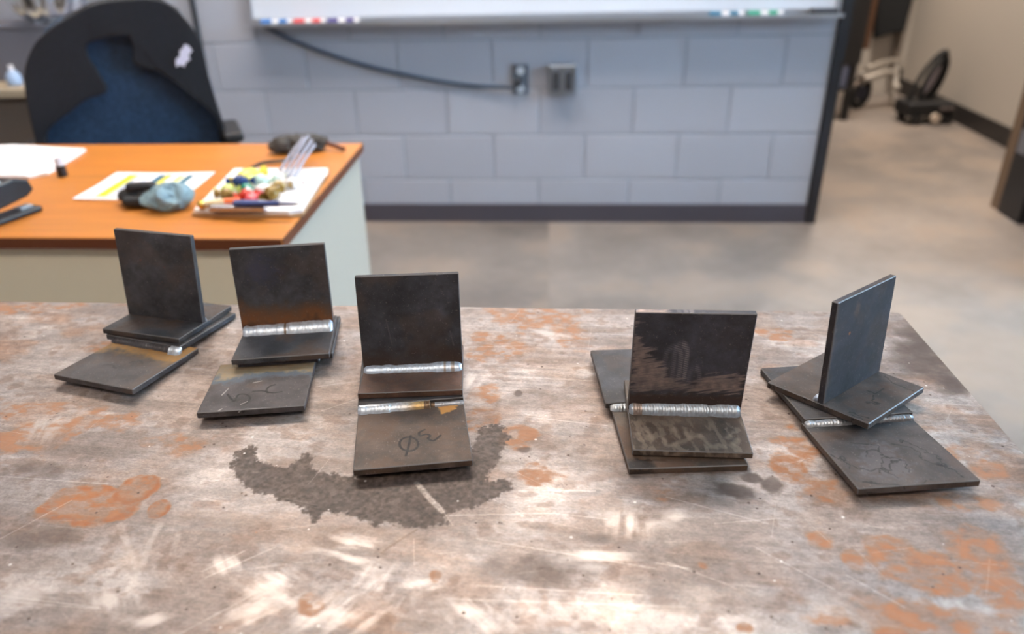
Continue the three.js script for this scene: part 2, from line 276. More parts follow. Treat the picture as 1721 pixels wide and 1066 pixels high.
// ------------------------------------------------------------------ welding table
const HT = 0.8;
const TX = { x0: -0.82, z0: -0.89, w: 1.26, h: 0.63 };
function tableTextures() {
  const W = 2048, H = 1024, N = W * H; const C = new Float32Array(N * 3), R = new Float32Array(N), Mt = new Float32Array(N), B = new Float32Array(N);
  const PX = W / TX.w;
  const c = [0, 0, 0];
  const px = x => (x - TX.x0) * PX, pz = z => (z - TX.z0) * PX;
  for (let j = 0; j < H; j++) for (let i = 0; i < W; i++) {
    const k = j * W + i, x = TX.x0 + i / PX, z = TX.z0 + j / PX;
    const a = fbm(x * 5 + 3, z * 7, 5), b = fbm(x * 14 + 9, z * 20 + 4, 5), s = fbm(x * 7 + z * 4, z * 260 - x * 20, 3), f = vnoise(i * 0.9, j * 0.9), e = fbm(x * 60, z * 80, 3);
    c[0] = 0.595; c[1] = 0.555; c[2] = 0.535;
    mixc(c, [0.53, 0.495, 0.48], sstep(0.42, 0.66, a) * 0.8);
    mixc(c, [0.58, 0.49, 0.43], sstep(0.46, 0.66, b) * 0.45);
    mixc(c, [0.72, 0.685, 0.665], sstep(0.54, 0.72, fbm(x * 11 - 5, z * 15 + 8, 4)) * 0.6);
    mixc(c, [0.40, 0.33, 0.29], sstep(0.55, 0.74, e) * 0.45); mixc(c, [0.46, 0.41, 0.38], sstep(0.5, 0.66, fbm(x * 9 + 51, z * 34 + 2, 5)) * 0.55); mixc(c, [0.55, 0.40, 0.30], sstep(0.54, 0.7, fbm(x * 17 - 31, z * 26 + 12, 5)) * (0.16 + 0.3 * sstep(0.45, 0.6, fbm(x * 3 + 7, z * 4 + 1, 2))));
    const h = fbm(x * 30 + z * 140, z * 40 - x * 110, 3); const g = 1 + (s - 0.5) * 0.26 + (f - 0.5) * 0.14 + (e - 0.5) * 0.22 + (h - 0.5) * 0.2 + (vnoise(x * 420 + z * 300, z * 900 - x * 140) - 0.5) * 0.16;
    C[k * 3] = c[0] * g; C[k * 3 + 1] = c[1] * g; C[k * 3 + 2] = c[2] * g;
    R[k] = 0.52 + (b - 0.5) * 0.3 + (s - 0.5) * 0.2 + (e - 0.5) * 0.15; Mt[k] = 0.48 + (0.5 - b) * 0.6; B[k] = 0.5 + (s - 0.5) * 0.5 + (f - 0.5) * 0.15;
  }
  const put = (k, col, m, rough, met) => { if (m <= 0) return; C[k * 3] += (col[0] - C[k * 3]) * m; C[k * 3 + 1] += (col[1] - C[k * 3 + 1]) * m; C[k * 3 + 2] += (col[2] - C[k * 3 + 2]) * m; R[k] += (rough - R[k]) * m; Mt[k] += (met - Mt[k]) * m; };
  const region = (x0, x1, z0, z1, f) => { const i0 = Math.max(0, Math.floor(px(x0))), i1 = Math.min(W - 1, Math.ceil(px(x1))), j0 = Math.max(0, Math.floor(pz(z0))), j1 = Math.min(H - 1, Math.ceil(pz(z1))); for (let j = j0; j <= j1; j++) for (let i = i0; i <= i1; i++) f(j * W + i, TX.x0 + i / PX, TX.z0 + j / PX, i, j); };
  // scoured bare patches with ceiling-light highlights painted into their colour: brushed streaks, ragged outline
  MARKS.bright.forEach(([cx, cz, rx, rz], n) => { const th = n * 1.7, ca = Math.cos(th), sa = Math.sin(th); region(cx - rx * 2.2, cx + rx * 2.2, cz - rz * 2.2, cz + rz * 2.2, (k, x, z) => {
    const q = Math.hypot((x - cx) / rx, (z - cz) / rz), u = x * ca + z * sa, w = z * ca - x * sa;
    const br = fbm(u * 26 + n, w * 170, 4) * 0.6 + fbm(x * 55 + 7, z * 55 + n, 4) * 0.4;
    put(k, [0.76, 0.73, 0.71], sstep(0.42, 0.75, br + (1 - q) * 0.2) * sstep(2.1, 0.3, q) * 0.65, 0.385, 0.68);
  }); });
  // rust
  MARKS.rust.forEach(([cx, cz, rx, rz], n) => region(cx - rx * 2, cx + rx * 2, cz - rz * 2, cz + rz * 2, (k, x, z) => {
    const q = Math.hypot((x - cx) / rx, (z - cz) / rz) + (fbm(x * 38 + n, z * 42, 5) - 0.5) * (n < 3 ? 0.7 : 2.0);
    const m = sstep(1.1, n < 3 ? 0.95 : 0.6, q), ring = sstep(0.7, 0.86, q) * sstep(1.0, 0.92, q), t = fbm(x * 90, z * 130 + n, 5), y = fbm(x * 260 + n, z * 300, 3);
    put(k, [0.55 + t * 0.1, 0.365 + t * 0.09, 0.245 + t * 0.08], m * ((n >= 13 && n < 23 ? 0.3 : n < 3 ? 0.4 : 0.14) + 0.72 * sstep(0.34, 0.66, t)) * (0.7 + 0.5 * y), 0.72, 0.2);
    if (n < 3) put(k, [0.56, 0.31, 0.18], ring * 0.3 * sstep(0.3, 0.6, t), 0.75, 0.15);
  }));
  // soot and oil
  MARKS.dark.forEach(([cx, cz, rx, rz], n) => region(cx - rx * 1.9, cx + rx * 1.9, cz - rz * 1.9, cz + rz * 1.9, (k, x, z) => {
    const q = Math.hypot((x - cx) / rx, (z - cz) / rz) + (fbm(x * 40 + n * 3, z * 40, 5) - 0.5) * 1.5;
    const big = n >= 9 || (n > 2 && n < 7), t = fbm(x * 70, z * 110 + n, 4); put(k, [0.29, 0.235, 0.205], sstep(1.15, big ? 0.25 : 0.7, q) * (n >= 9 ? 0.45 : 0.72) * (0.7 + 0.6 * t), 0.55, 0.25);
  }));
  { // wet spill round the middle coupon
    const L = MARKS.stain; const xs = L.map(p => p[0]), zs = L.map(p => p[1]); const b = 0.02;
    region(Math.min(...xs) - b, Math.max(...xs) + b, Math.min(...zs) - b, Math.max(...zs) + b, (k, x, z) => {
      const q = polyDist(x, z, L) + (fbm(x * 130, z * 130, 4) - 0.5) * 0.011 + (vnoise(x * 520, z * 420) - 0.5) * 0.005; const t = fbm(x * 300, z * 300, 3), u = fbm(x * 50, z * 70 + 5, 3);
      put(k, [0.27 + 0.30 * (t - 0.5) + 0.18 * (u - 0.5), 0.22 + 0.27 * (t - 0.5) + 0.17 * (u - 0.5), 0.19 + 0.25 * (t - 0.5) + 0.16 * (u - 0.5)], sstep(0.0022, -0.002, q) * (0.84 + 0.5 * (u - 0.5)), 0.6, 0.2);
    });
  }
  const stroke = (L, w, col, op, rough, met) => { const xs = L.map(p => p[0]), zs = L.map(p => p[1]); const b = w * 3;
    region(Math.min(...xs) - b, Math.max(...xs) + b, Math.min(...zs) - b, Math.max(...zs) + b, (k, x, z) => { const q = lineDist(x, z, L); const m = sstep(w, w * 0.3, q); if (m > 0) { put(k, col, m * op * (0.55 + 0.7 * vnoise(x * 400, z * 400)), rough, met); B[k] -= m * op * 0.3; } }); };
  MARKS.streaks.forEach((L, n) => stroke(L, n === 1 ? 0.0016 : 0.004, n === 1 ? [0.38, 0.32, 0.28] : [0.76, 0.72, 0.69], n === 0 ? 0.6 : n === 1 ? 0.6 : 0.28, 0.4, 0.6));
  for (const L of MARKS.scr) stroke(L, 0.0008, [0.82, 0.79, 0.76], 0.42, 0.38, 0.7);
  for (let n = 0; n < 520; n++) {
    const x = rr(TX.x0, TX.x0 + TX.w), z = rr(TX.z0, TX.z0 + TX.h), len = rr(0.006, 0.05), a = rnd() < 0.65 ? rr(-0.25, 0.25) : rr(-1.5, 1.5), k = rr(-0.3, 0.3);
    stroke([[x, z], [x + len * Math.cos(a) / 2, z + len * Math.sin(a) / 2 + k * len * 0.06], [x + len * Math.cos(a), z + len * Math.sin(a)]], rr(0.00035, 0.0006), rnd() < 0.8 ? [0.83, 0.79, 0.76] : [0.38, 0.33, 0.30], rr(0.1, 0.4), 0.32, 0.75);
  }
  for (let n = 0; n < 420; n++) { const x = rr(TX.x0, TX.x0 + TX.w), z = rr(TX.z0, TX.z0 + TX.h), r = rr(0.0006, 0.0018); region(x - r, x + r, z - r, z + r, (k, X, Z) => put(k, n % 4 ? [0.26, 0.2, 0.17] : [0.88, 0.85, 0.82], sstep(r, r * 0.5, Math.hypot(X - x, Z - z)) * 0.8, 0.6, 0.2)); }
  const A = new Uint8Array(N * 4), O = new Uint8Array(N * 4), Bp = new Uint8Array(N * 4);
  for (let k = 0; k < N; k++) { for (let q = 0; q < 3; q++) { A[k * 4 + q] = clamp01(C[k * 3 + q]) * 255; Bp[k * 4 + q] = clamp01(B[k]) * 255; } A[k * 4 + 3] = O[k * 4 + 3] = Bp[k * 4 + 3] = 255; O[k * 4] = 255; O[k * 4 + 1] = clamp01(R[k]) * 255; O[k * 4 + 2] = clamp01(Mt[k]) * 255; }
  const w = THREE.MirroredRepeatWrapping;
  return [dataTex(W, H, A, true, w), dataTex(W, H, O, false, w), dataTex(W, H, Bp, false, w)];
}
{
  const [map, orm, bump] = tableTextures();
  const t = thing('welding_table', 'large steel welding table with rust stains and scratches', 'table', [0, 0, 0]);
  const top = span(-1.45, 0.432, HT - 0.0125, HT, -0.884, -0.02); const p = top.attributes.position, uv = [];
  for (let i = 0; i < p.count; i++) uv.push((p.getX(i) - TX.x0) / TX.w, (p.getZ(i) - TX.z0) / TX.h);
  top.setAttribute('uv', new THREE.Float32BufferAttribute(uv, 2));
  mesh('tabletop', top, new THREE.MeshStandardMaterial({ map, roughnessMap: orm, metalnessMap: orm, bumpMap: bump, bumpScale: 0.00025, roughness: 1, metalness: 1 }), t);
  const fm = std(0x4c4542, 0.6, 0.5);
  mesh('apron', merge([span(-1.4, 0.38, HT - 0.09, HT - 0.0125, -0.84, -0.79), span(-1.4, 0.38, HT - 0.09, HT - 0.0125, -0.11, -0.06), span(0.33, 0.38, HT - 0.09, HT - 0.0125, -0.79, -0.11), span(-1.4, -1.35, HT - 0.09, HT - 0.0125, -0.79, -0.11)]), fm, t);
  for (const [x, z] of [[0.35, -0.81], [0.35, -0.09], [-1.37, -0.81], [-1.37, -0.09]]) mesh('leg', box(0.06, HT - 0.09, 0.06, x, (HT - 0.09) / 2, z), fm, t);
}

// ------------------------------------------------------------------ welded practice coupons
const PS = 0.1065, PT = 0.0066;
const edgeSteel = std(new THREE.Color().setRGB(0.14, 0.13, 0.125), 0.55, 0.5);
// mill-scale plate colour; o: { tint:[[axis, from, to, color, op]...], dark:[lines], light:[lines], fn }
const smooth = L => new THREE.SplineCurve(L.map(p => new THREE.Vector2(...p))).getPoints(L.length * 4).map(p => [p.x, p.y]);
function plateMat(n, o = {}) {
  o = { ...o, dark: (o.dark ?? []).map(smooth), light: (o.light ?? []).map(smooth) };
  const base = o.base ?? [0.24, 0.235, 0.242];
  const [map, orm] = paint(384, 384, (u, v, c, r) => {
    const a = fbm(u * 5 + n * 13, v * 5, 5), b = fbm(u * 22 + n, v * 22 + 3, 4), f = vnoise(u * 340, v * 340 + n);
    const k = 1.02 + (a - 0.5) * 0.75 + (b - 0.5) * 0.5 + (f - 0.5) * 0.2;
    c[0] = base[0] * k; c[1] = base[1] * k; c[2] = base[2] * k; r[0] = 0.60 + (b - 0.5) * 0.35; r[1] = 0.22;
    mixc(c, [0.36, 0.27, 0.21], sstep(0.45, 0.7, fbm(u * 4 + 31 + n * 3, v * 4, 4)) * (o.brown ?? 0.3));
    for (const [ax, f0, f1, col, op] of o.tint ?? []) { const q = (ax === 'u' ? u : v) + (a - 0.5) * 0.3 + (b - 0.5) * 0.1; mixc(c, col, sstep(f0, f1, q) * op * (0.75 + 0.5 * b)); }
    if (o.fn) o.fn(u, v, c, r, a, b);
    const w = sstep(0.6, 0.8, vnoise(u * 60 + n * 5, v * 60)) * sstep(0.72, 0.9, vnoise(u * 130, v * 130 + n)); if (w > 0) mixc(c, [0.55, 0.50, 0.46], w * 0.5);
    for (const L of o.light ?? []) { const m = sstep(o.lw ?? 0.012, 0.003, lineDist(u, v, L) + (b - 0.5) * (o.lop ? 0.05 : 0.008)); if (m > 0) { mixc(c, o.lc ?? [0.62, 0.6, 0.58], m * (o.lop ?? 0.8)); r[0] -= m * 0.1; } }
    for (const L of o.dark ?? []) { const m = sstep(o.dw ?? 0.013, 0.005, lineDist(u + (b - 0.5) * (o.wob ?? 0), v + (a - 0.5) * (o.wob ?? 0), L)); if (m > 0) mixc(c, [0.11, 0.10, 0.10], m * (o.dop ?? 0.8)); }
  }, true, THREE.ClampToEdgeWrapping);
  return new THREE.MeshStandardMaterial({ map, roughnessMap: orm, metalnessMap: orm, roughness: 1, metalness: 1 });
}
const plainPlate = plateMat(40, {});
// fillet weld bead along x, legs on the base (+z) and on the upright (+y)
function beadGeo(L, leg, o = {}) {
  const n = Math.round(L / 0.0006), m = 10, P = [], C = [], I = []; const amp = o.amp ?? 0.00018, pitch = o.pitch ?? 0.0032, s0 = o.seed ?? 0;
  for (let i = 0; i <= n; i++) {
    const x = -L / 2 + L * i / n, e = Math.min(i, n - i) * L / n, cap = Math.sqrt(clamp01(e / 0.004)) * 0.45 + 0.55;
    const wob = 1 + (fbm(x * 120 + s0, 3.1, 3) - 0.5) * 0.35 + (o.swell ? o.swell(x / L + 0.5) : 0);
    const tint = o.color ? o.color(x / L + 0.5) : [0.50, 0.55, 0.62];
    for (let j = 0; j <= m; j++) {
      const th = j / m * Math.PI / 2, chord = 1 / (Math.cos(th) + Math.sin(th)); const bul = Math.sin(2 * th);
      let r = leg * wob * cap * (chord * 0.55 + 0.45 * (0.86 + 0.14 * bul));
      r += amp * bul * Math.sin((x / pitch - 0.35 * Math.cos((th - 0.8) * 2.2)) * Math.PI * 2 + (fbm(x * 200, s0, 2) - 0.5) * 3) + (vnoise(x * 900 + s0, j * 0.9) - 0.5) * amp * 1.2 * bul;
      P.push(x, Math.min(r * Math.sin(th), o.top ?? 1), r * Math.cos(th));
      const g = 0.8 + 0.4 * vnoise(x * 500 + s0, j * 0.7), d = 1;
      C.push(tint[0] * g * d, tint[1] * g * d, tint[2] * g * d);
    }
  }
  for (let i = 0; i < n; i++) for (let j = 0; j < m; j++) { const a = i * (m + 1) + j, b = a + m + 1; I.push(a, b, a + 1, b, b + 1, a + 1); }
  for (const e of [0, n]) { const q = P.length / 3; P.push(-L / 2 + L * e / n + (e ? -0.0004 : 0.0004), 0.0002, 0.0002); C.push(0.5, 0.52, 0.55); for (let j = 0; j < m; j++) { const a = e * (m + 1) + j; e ? I.push(q, a + 1, a) : I.push(q, a, a + 1); } }
  const g = new THREE.BufferGeometry(); g.setAttribute('position', new THREE.Float32BufferAttribute(P, 3)); g.setAttribute('color', new THREE.Float32BufferAttribute(C, 3)); g.setIndex(I); g.computeVertexNormals(); return g;
}
const beadMat = new THREE.MeshStandardMaterial({ vertexColors: true, metalness: 0.85, roughness: 0.4 });
const SILVER = [0.66, 0.71, 0.77], BROWN = [0.20, 0.13, 0.08], SCALE = [0.10, 0.09, 0.09];
const lerp3 = (a, b, t) => a.map((v, i) => v + (b[i] - v) * t);
// fitted coupon placements: [x, z, yaw, exposed length, back shift, tee u, tee v, tee yaw, upright lean, upright height, upright offset, tee tilt, flat]
const heatUp = (f0, f1, op = 0.8) => [['v', f0, f1, [0.55, 0.40, 0.20], op]];
const ORANGE = [0.46, 0.31, 0.17];
const COUPONS = [
  { p: [-0.4847, -0.6665, -0.2568, 0.0905, -0.0126, -0.019, -0.1462, 0.0563, -0.011, 0.1093, 0.0072, -0.0097],
    lap: 'lap-welded steel plate pair with orange heat tint under the leftward-turned tee', tee: 'dark tee-shaped steel coupon on the plates nearest the desk corner, no bead in front',
    front: { base: [0.27, 0.25, 0.245], tint: [['v', 0.50, 0.72, [0.60, 0.44, 0.24], 0.9]], dark: [[[0.30, 0.33], [0.42, 0.36], [0.5, 0.31]], [[0.55, 0.45], [0.62, 0.52], [0.7, 0.47]]], dop: 0.4, wob: 0.1 }, base: { brown: 0.5 }, up: { light: [], fn: (u, v, c) => { for (const [a, b, s] of [[0.3, 0.68, 0.012], [0.5, 0.42, 0.008], [0.54, 0.44, 0.006], [0.6, 0.62, 0.007]]) mixc(c, [0.42, 0.28, 0.24], sstep(s * 1.8, s * 0.4, Math.hypot(u - a, v - b)) * 0.8); } },
    lapBead: { color: t => t > 0.86 ? SILVER : SCALE, swell: t => t > 0.86 ? 0.45 : -0.1 }, teeFront: false },
  { p: [-0.2951, -0.6237, 0.168, 0.1031, 0.0191, 0.0172, -0.1422, 0.0061, 0.0079, 0.1045, -0.0162, 0.0023],
    lap: 'lap-welded steel plate pair with two marker figures and white scratches', tee: 'tee-shaped steel coupon with brown heat tint and broad silver bead',
    front: { base: [0.27, 0.25, 0.25], tint: [['v', 0.55, 0.66, [0.32, 0.36, 0.40], 0.8], ['v', 0.68, 0.78, [0.58, 0.49, 0.36], 0.8]], dark: MARKS.L2, light: MARKS.L2w, lw: 0.010, dw: 0.016 }, base: { brown: 0.6 },
    up: { tint: [['v', 0.46, 0.16, [0.50, 0.31, 0.17], 0.9], ['v', 0.14, 0.02, [0.20, 0.13, 0.10], 0.7]], fn: (u, v, c, r, a, b) => mixc(c, [0.27, 0.27, 0.36], sstep(0.25, 0.05, Math.hypot(u - 0.32, v - 0.72) + (b - 0.5) * 0.3) * 0.5) },  // bluish upper-left spot is window sheen painted into the upright's colour
    lapBead: { color: t => t < 0.08 ? [0.4, 0.33, 0.24] : SCALE }, teeFront: { leg: 0.0096, amp: 0.0002, pitch: 0.0045, swell: t => 0.22 * sstep(0.42, 0.55, t), color: t => Math.abs(t - 0.47) < 0.012 ? BROWN : SILVER } },
  { p: [-0.1175, -0.5428, 0.1843, 0.1026, 0, 0.0044, -0.1633, -0.086, -0.0491, 0.106, 0.0047, -0.0015],
    lap: 'lap-welded steel plate pair with a slashed zero mark beside the dark spill', tee: 'black tee-shaped steel coupon with pale blue bead above the spill',
    front: { base: [0.30, 0.25, 0.215], brown: 0.6, dark: MARKS.L3, dw: 0.016, fn: (u, v, c, r, a, b) => { const q = polyDist(u, v, MARKS.L3orange) + (b - 0.5) * 0.05; mixc(c, [0.74, 0.52, 0.27], sstep(0.015, -0.01, q) * 0.95); } },
    base: { base: [0.34, 0.25, 0.205], brown: 0.8 }, up: { base: [0.21, 0.21, 0.225], tint: [['v', 0.3, 0.05, [0.25, 0.18, 0.14], 0.8]], light: [[[0.27, 0.55], [0.31, 0.27]], [[0.89, 0.4], [0.92, 0.25]]], lw: 0.007, lc: [0.33, 0.31, 0.31] },
    lapBead: { color: t => t < 0.35 ? SILVER : t < 0.62 ? lerp3(SILVER, [0.55, 0.36, 0.16], (t - 0.35) / 0.2 > 1 ? 1 : (t - 0.35) / 0.2) : t < 0.72 ? BROWN : [0.4, 0.4, 0.42], swell: t => t < 0.3 ? 0.25 : t > 0.68 ? -0.4 : 0.05 },
    teeFront: { leg: 0.0072, amp: 0.0001, pitch: 0.003, swell: t => 0.22 * sstep(0.66, 0.78, t) - 0.05, color: t => t > 0.76 && t < 0.92 && vnoise(t * 40, 3.3) > 0.62 ? [0.42, 0.36, 0.32] : [0.62, 0.70, 0.80] } },
  { p: [0.1266, -0.5601, 0.097, 0.0951, -0.0061, 0.0111, -0.065, -0.1012, -0.0101, 0.1092, -0.0049, 0.0774], flat: true,
    lap: 'flat brown lap-welded steel plate pair sticking out left of the frosted tee', tee: 'tee-shaped steel coupon with feathered frost pattern and ribbed silver bead',
    front: { base: [0.30, 0.255, 0.22], brown: 0.8, fn: (u, v, c, r, a, b) => mixc(c, [0.15, 0.13, 0.12], sstep(0.12, 0.09, v * 1.0 + (b - 0.5) * 0.1) * sstep(0.28, 0.2, u + (a - 0.5) * 0.2) * 0.8) },
    base: { base: [0.31, 0.27, 0.235], light: MARKS.T4, lw: 0.04, lop: 0.5, lc: [0.60, 0.53, 0.46], fn: (u, v, c, r, a, b) => { const q = fbm(u * 22 + v * 6, v * 9 - u * 4, 4); mixc(c, [0.50, 0.44, 0.38], sstep(0.5, 0.68, q) * 0.7 * sstep(0.5, 0.35, v)); } },
    up: { base: [0.22, 0.22, 0.245], brown: 0.05, fn: (u, v, c, r, a, b) => {
      // wire-wheel strokes: slanted bristle grain, feathered ends, chatter ribs where the wheel bounced
      const ph = (v - (u - 0.2) * 0.22), fe = (fbm(u * 7, ph * 60, 3) - 0.5) * 0.2, grain = vnoise(u * 18, ph * 210); const q = polyDist(u, v, MARKS.V4poly) + fe;
      { const w = sstep(0.02, -0.05, q) * (0.55 + 0.35 * grain + 0.6 * (b - 0.5)); mixc(c, [0.60, 0.53, 0.495], w); r[0] += (0.42 - r[0]) * w; r[1] += (0.6 - r[1]) * w; }
      const rib = sstep(0.25, 0.8, 0.5 + 0.5 * Math.sin((v + (u - 0.4) * 0.3) * 290 + (a - 0.5) * 6));
      const arch = (cx, rx, top, wdt, foot, op) => { const r = v > top - 0.1 ? Math.hypot((u - cx) / rx, (v - top + 0.1) / 0.1) : Math.abs(u - cx) / rx; const d = Math.abs(r - 1) * rx + (b - 0.5) * 0.015; return sstep(wdt, wdt * 0.25, d) * sstep(foot, foot + 0.06, v) * op * (u > cx ? 1 : 0.5); };
      const m = Math.max(arch(0.352, 0.068, 0.67, 0.032, 0.3, 0.65), arch(0.415, 0.052, 0.70, 0.03, 0.3, 0.85), arch(0.55, 0.045, 0.46, 0.028, 0.28, 0.5)) * (0.3 + 0.7 * rib);
      mixc(c, [0.56, 0.53, 0.53], m); r[0] += (0.42 - r[0]) * m; r[1] += (0.6 - r[1]) * m;
      mixc(c, [0.24, 0.18, 0.155], sstep(0.2, 0.13, v + (b - 0.5) * 0.06) * 0.9);
    } },
    lapBead: { color: () => [0.75, 0.78, 0.80] }, teeFront: { leg: 0.0086, amp: 0.0003, pitch: 0.0026, color: t => t < 0.12 && t > 0.04 ? [0.38, 0.30, 0.26] : [0.44, 0.48, 0.53] } },
  { p: [0.3127, -0.5361, 0.1507, 0.101, 0.0002, 0.0094, -0.1492, 0.5858, -0.0147, 0.1057, 0.008, 0.0002],
    lap: 'lap-welded steel plate pair with dried drip outlines at the table corner', tee: 'tee-shaped steel coupon turned edge-on near the right table edge',
    front: { base: [0.28, 0.25, 0.235], dark: [...MARKS.L5, [[0.3, 0.62], [0.45, 0.55], [0.42, 0.4], [0.55, 0.3], [0.5, 0.18]], [[0.12, 0.3], [0.2, 0.22], [0.33, 0.24], [0.36, 0.12]]], dw: 0.011, wob: 0.12, dop: 0.6, fn: (u, v, c, r, a, b) => { const q = polyDist(u, v, MARKS.L5sheen) + (b - 0.5) * 0.25; mixc(c, [0.36, 0.335, 0.335], sstep(0.05, -0.05, q) * 0.7); mixc(c, [0.20, 0.22, 0.24], sstep(0.8, 0.88, v) * 0.7); } },
    base: { base: [0.29, 0.255, 0.235], brown: 0.5, dark: MARKS.T5, dw: 0.014, wob: 0.1, dop: 0.65 }, up: { base: [0.20, 0.192, 0.21], fn: (u, v, c, r, a, b) => { mixc(c, [0.45, 0.36, 0.29], sstep(0.06, 0.02, Math.hypot((u - 0.36) * 0.9, (v - 0.83) * 0.5) + (b - 0.5) * 0.05) * 0.6); mixc(c, [0.42, 0.36, 0.31], sstep(0.06, 0.0, u + (b - 0.5) * 0.06) * 0.6); mixc(c, [0.68, 0.42, 0.25], sstep(0.022, 0.012, Math.hypot(u - 0.28, v - 0.63)) * 0.9); } },
    lapBead: { color: t => t < 0.42 ? [0.5, 0.52, 0.55] : [0.2, 0.2, 0.21], swell: () => -0.2 }, teeFront: false },
];
const plateGeo = chamferBox(PS, PT, PS, 0.0007, PS);
COUPONS.forEach((q, n) => {
  const [x, z, yaw, a, dx, u, v, phi, lean, hv, zo, tiltx] = q.p; const g0 = 0.0001;
  const tilt = q.flat ? 0 : Math.atan(PT / a);
  const lap = thing('lap_joint_coupon', q.lap, 'steel coupon', [x, HT + PS * Math.sin(tilt) + g0, z], yaw); lap.rotation.order = 'YXZ'; lap.rotation.x = -tilt;
  mesh('front_plate', plateGeo, [plateMat(n * 3 + 1, q.front), edgeSteel], lap).position.set(0, PT / 2, -PS / 2);
  mesh('back_plate', plateGeo, [plainPlate, edgeSteel], lap).position.set(dx, PT * 1.5 + g0, -a - PS / 2);
  mesh('weld_bead', beadGeo(PS * 1.005 - Math.abs(dx) * 0.5, PT * 0.98, { seed: n * 7, top: PT, ...q.lapBead }), beadMat, lap).position.set(dx / 2, PT, -a);
  lap.updateMatrixWorld(true);
  const tee = thing('tee_joint_coupon', q.tee, 'steel coupon');
  const m = lap.matrixWorld.clone().multiply(new THREE.Matrix4().compose(new THREE.Vector3(u, (q.flat ? 1.5 * PT + 0.002 : 2 * PT + 0.0004), v), new THREE.Quaternion().setFromEuler(new THREE.Euler(tiltx, phi, 0, 'YXZ')), new THREE.Vector3(1, 1, 1)));
  m.decompose(tee.position, tee.quaternion, tee.scale);
  mesh('base_plate', plateGeo, [plateMat(n * 3 + 2, q.base), edgeSteel], tee).position.set(0, PT / 2, 0);
  const upg = chamferBox(PS, hv, PT, 0.0007, PS).translate(0, hv / 2, -PT / 2);
  const up = mesh('upright_plate', upg, [plateMat(n * 3 + 3, q.up), edgeSteel], tee); up.position.set(0, PT, zo); up.rotation.x = lean;
  const tb = q.teeFront || { leg: 0.007, color: () => [0.5, 0.55, 0.62] };
  const b = mesh('weld_bead', beadGeo(PS * 0.985, tb.leg, { seed: n * 11 + 3, ...tb }), beadMat, tee);
  if (q.teeFront) b.position.set(0, PT, zo); else { b.position.set(0, PT, zo - PT); b.rotation.y = Math.PI; }
});

// ------------------------------------------------------------------ desk
const DT = 0.74;
{
  const wood = paint(1024, 512, (u, v, c) => {
    const x = u * 1.52, y = v * 0.67; const g = fbm(x * 3, y * 60, 4), h = fbm(x * 6 + 7, y * 240, 3), b = fbm(x * 2.2, y * 5, 3);
    const k = 0.92 + 0.16 * (g - 0.5) + 0.12 * (h - 0.5) + 0.12 * (b - 0.5); c[0] = 0.83 * k; c[1] = 0.52 * k; c[2] = 0.21 * k; mixc(c, [0.68, 0.37, 0.13], sstep(0.55, 0.75, g) * 0.4);
  });
  const t = thing('office_desk', 'orange wood-topped desk with beige panels against the chair', 'desk', [0, 0, 0]);
  const top = rbox(1.53, 0.023, 0.668, 0.003).translate(-1.245, DT - 0.0115, -1.605); const p = top.attributes.position, uv = [];
  for (let i = 0; i < p.count; i++) uv.push((p.getX(i) + 2.01) / 1.53, (p.getZ(i) + 1.94) / 0.67); top.setAttribute('uv', new THREE.Float32BufferAttribute(uv, 2));
  mesh('desktop', top, std(0xffffff, 0.38, 0, { map: wood }), t);
  mesh('edge_band', merge([span(-2.008, -0.482, DT - 0.0225, DT - 0.002, -1.2715, -1.2695), span(-0.4812, -0.4792, DT - 0.0225, DT - 0.002, -1.937, -1.273)]), std(0x6e3a1c, 0.45), t);
  const beige = std(0xf0e4c8, 0.6), grey = std(0xbfb4a2, 0.5);
  mesh('front_panel', span(-1.99, -0.496, 0.03, DT - 0.024, -1.31, -1.29), beige, t);
  mesh('side_panel', span(-0.494, -0.492, 0.02, DT - 0.024, -1.93, -1.288), grey, t);
  mesh('side_panel', span(-0.9, -0.494, 0.02, DT - 0.024, -1.93, -1.312), grey, t);
  mesh('side_panel', span(-1.99, -1.6, 0.02, DT - 0.024, -1.93, -1.312), grey, t);
  for (let k = 0; k < 3; k++) { const d = mesh('drawer', span(-0.89, -0.5, 0.06 + k * 0.21, 0.255 + k * 0.21, -1.945, -1.93), beige, t); mesh('handle', span(-0.74, -0.64, 0.15 + k * 0.21, 0.162 + k * 0.21, -1.96, -1.945), std(0x888888, 0.3, 1), d); }
}
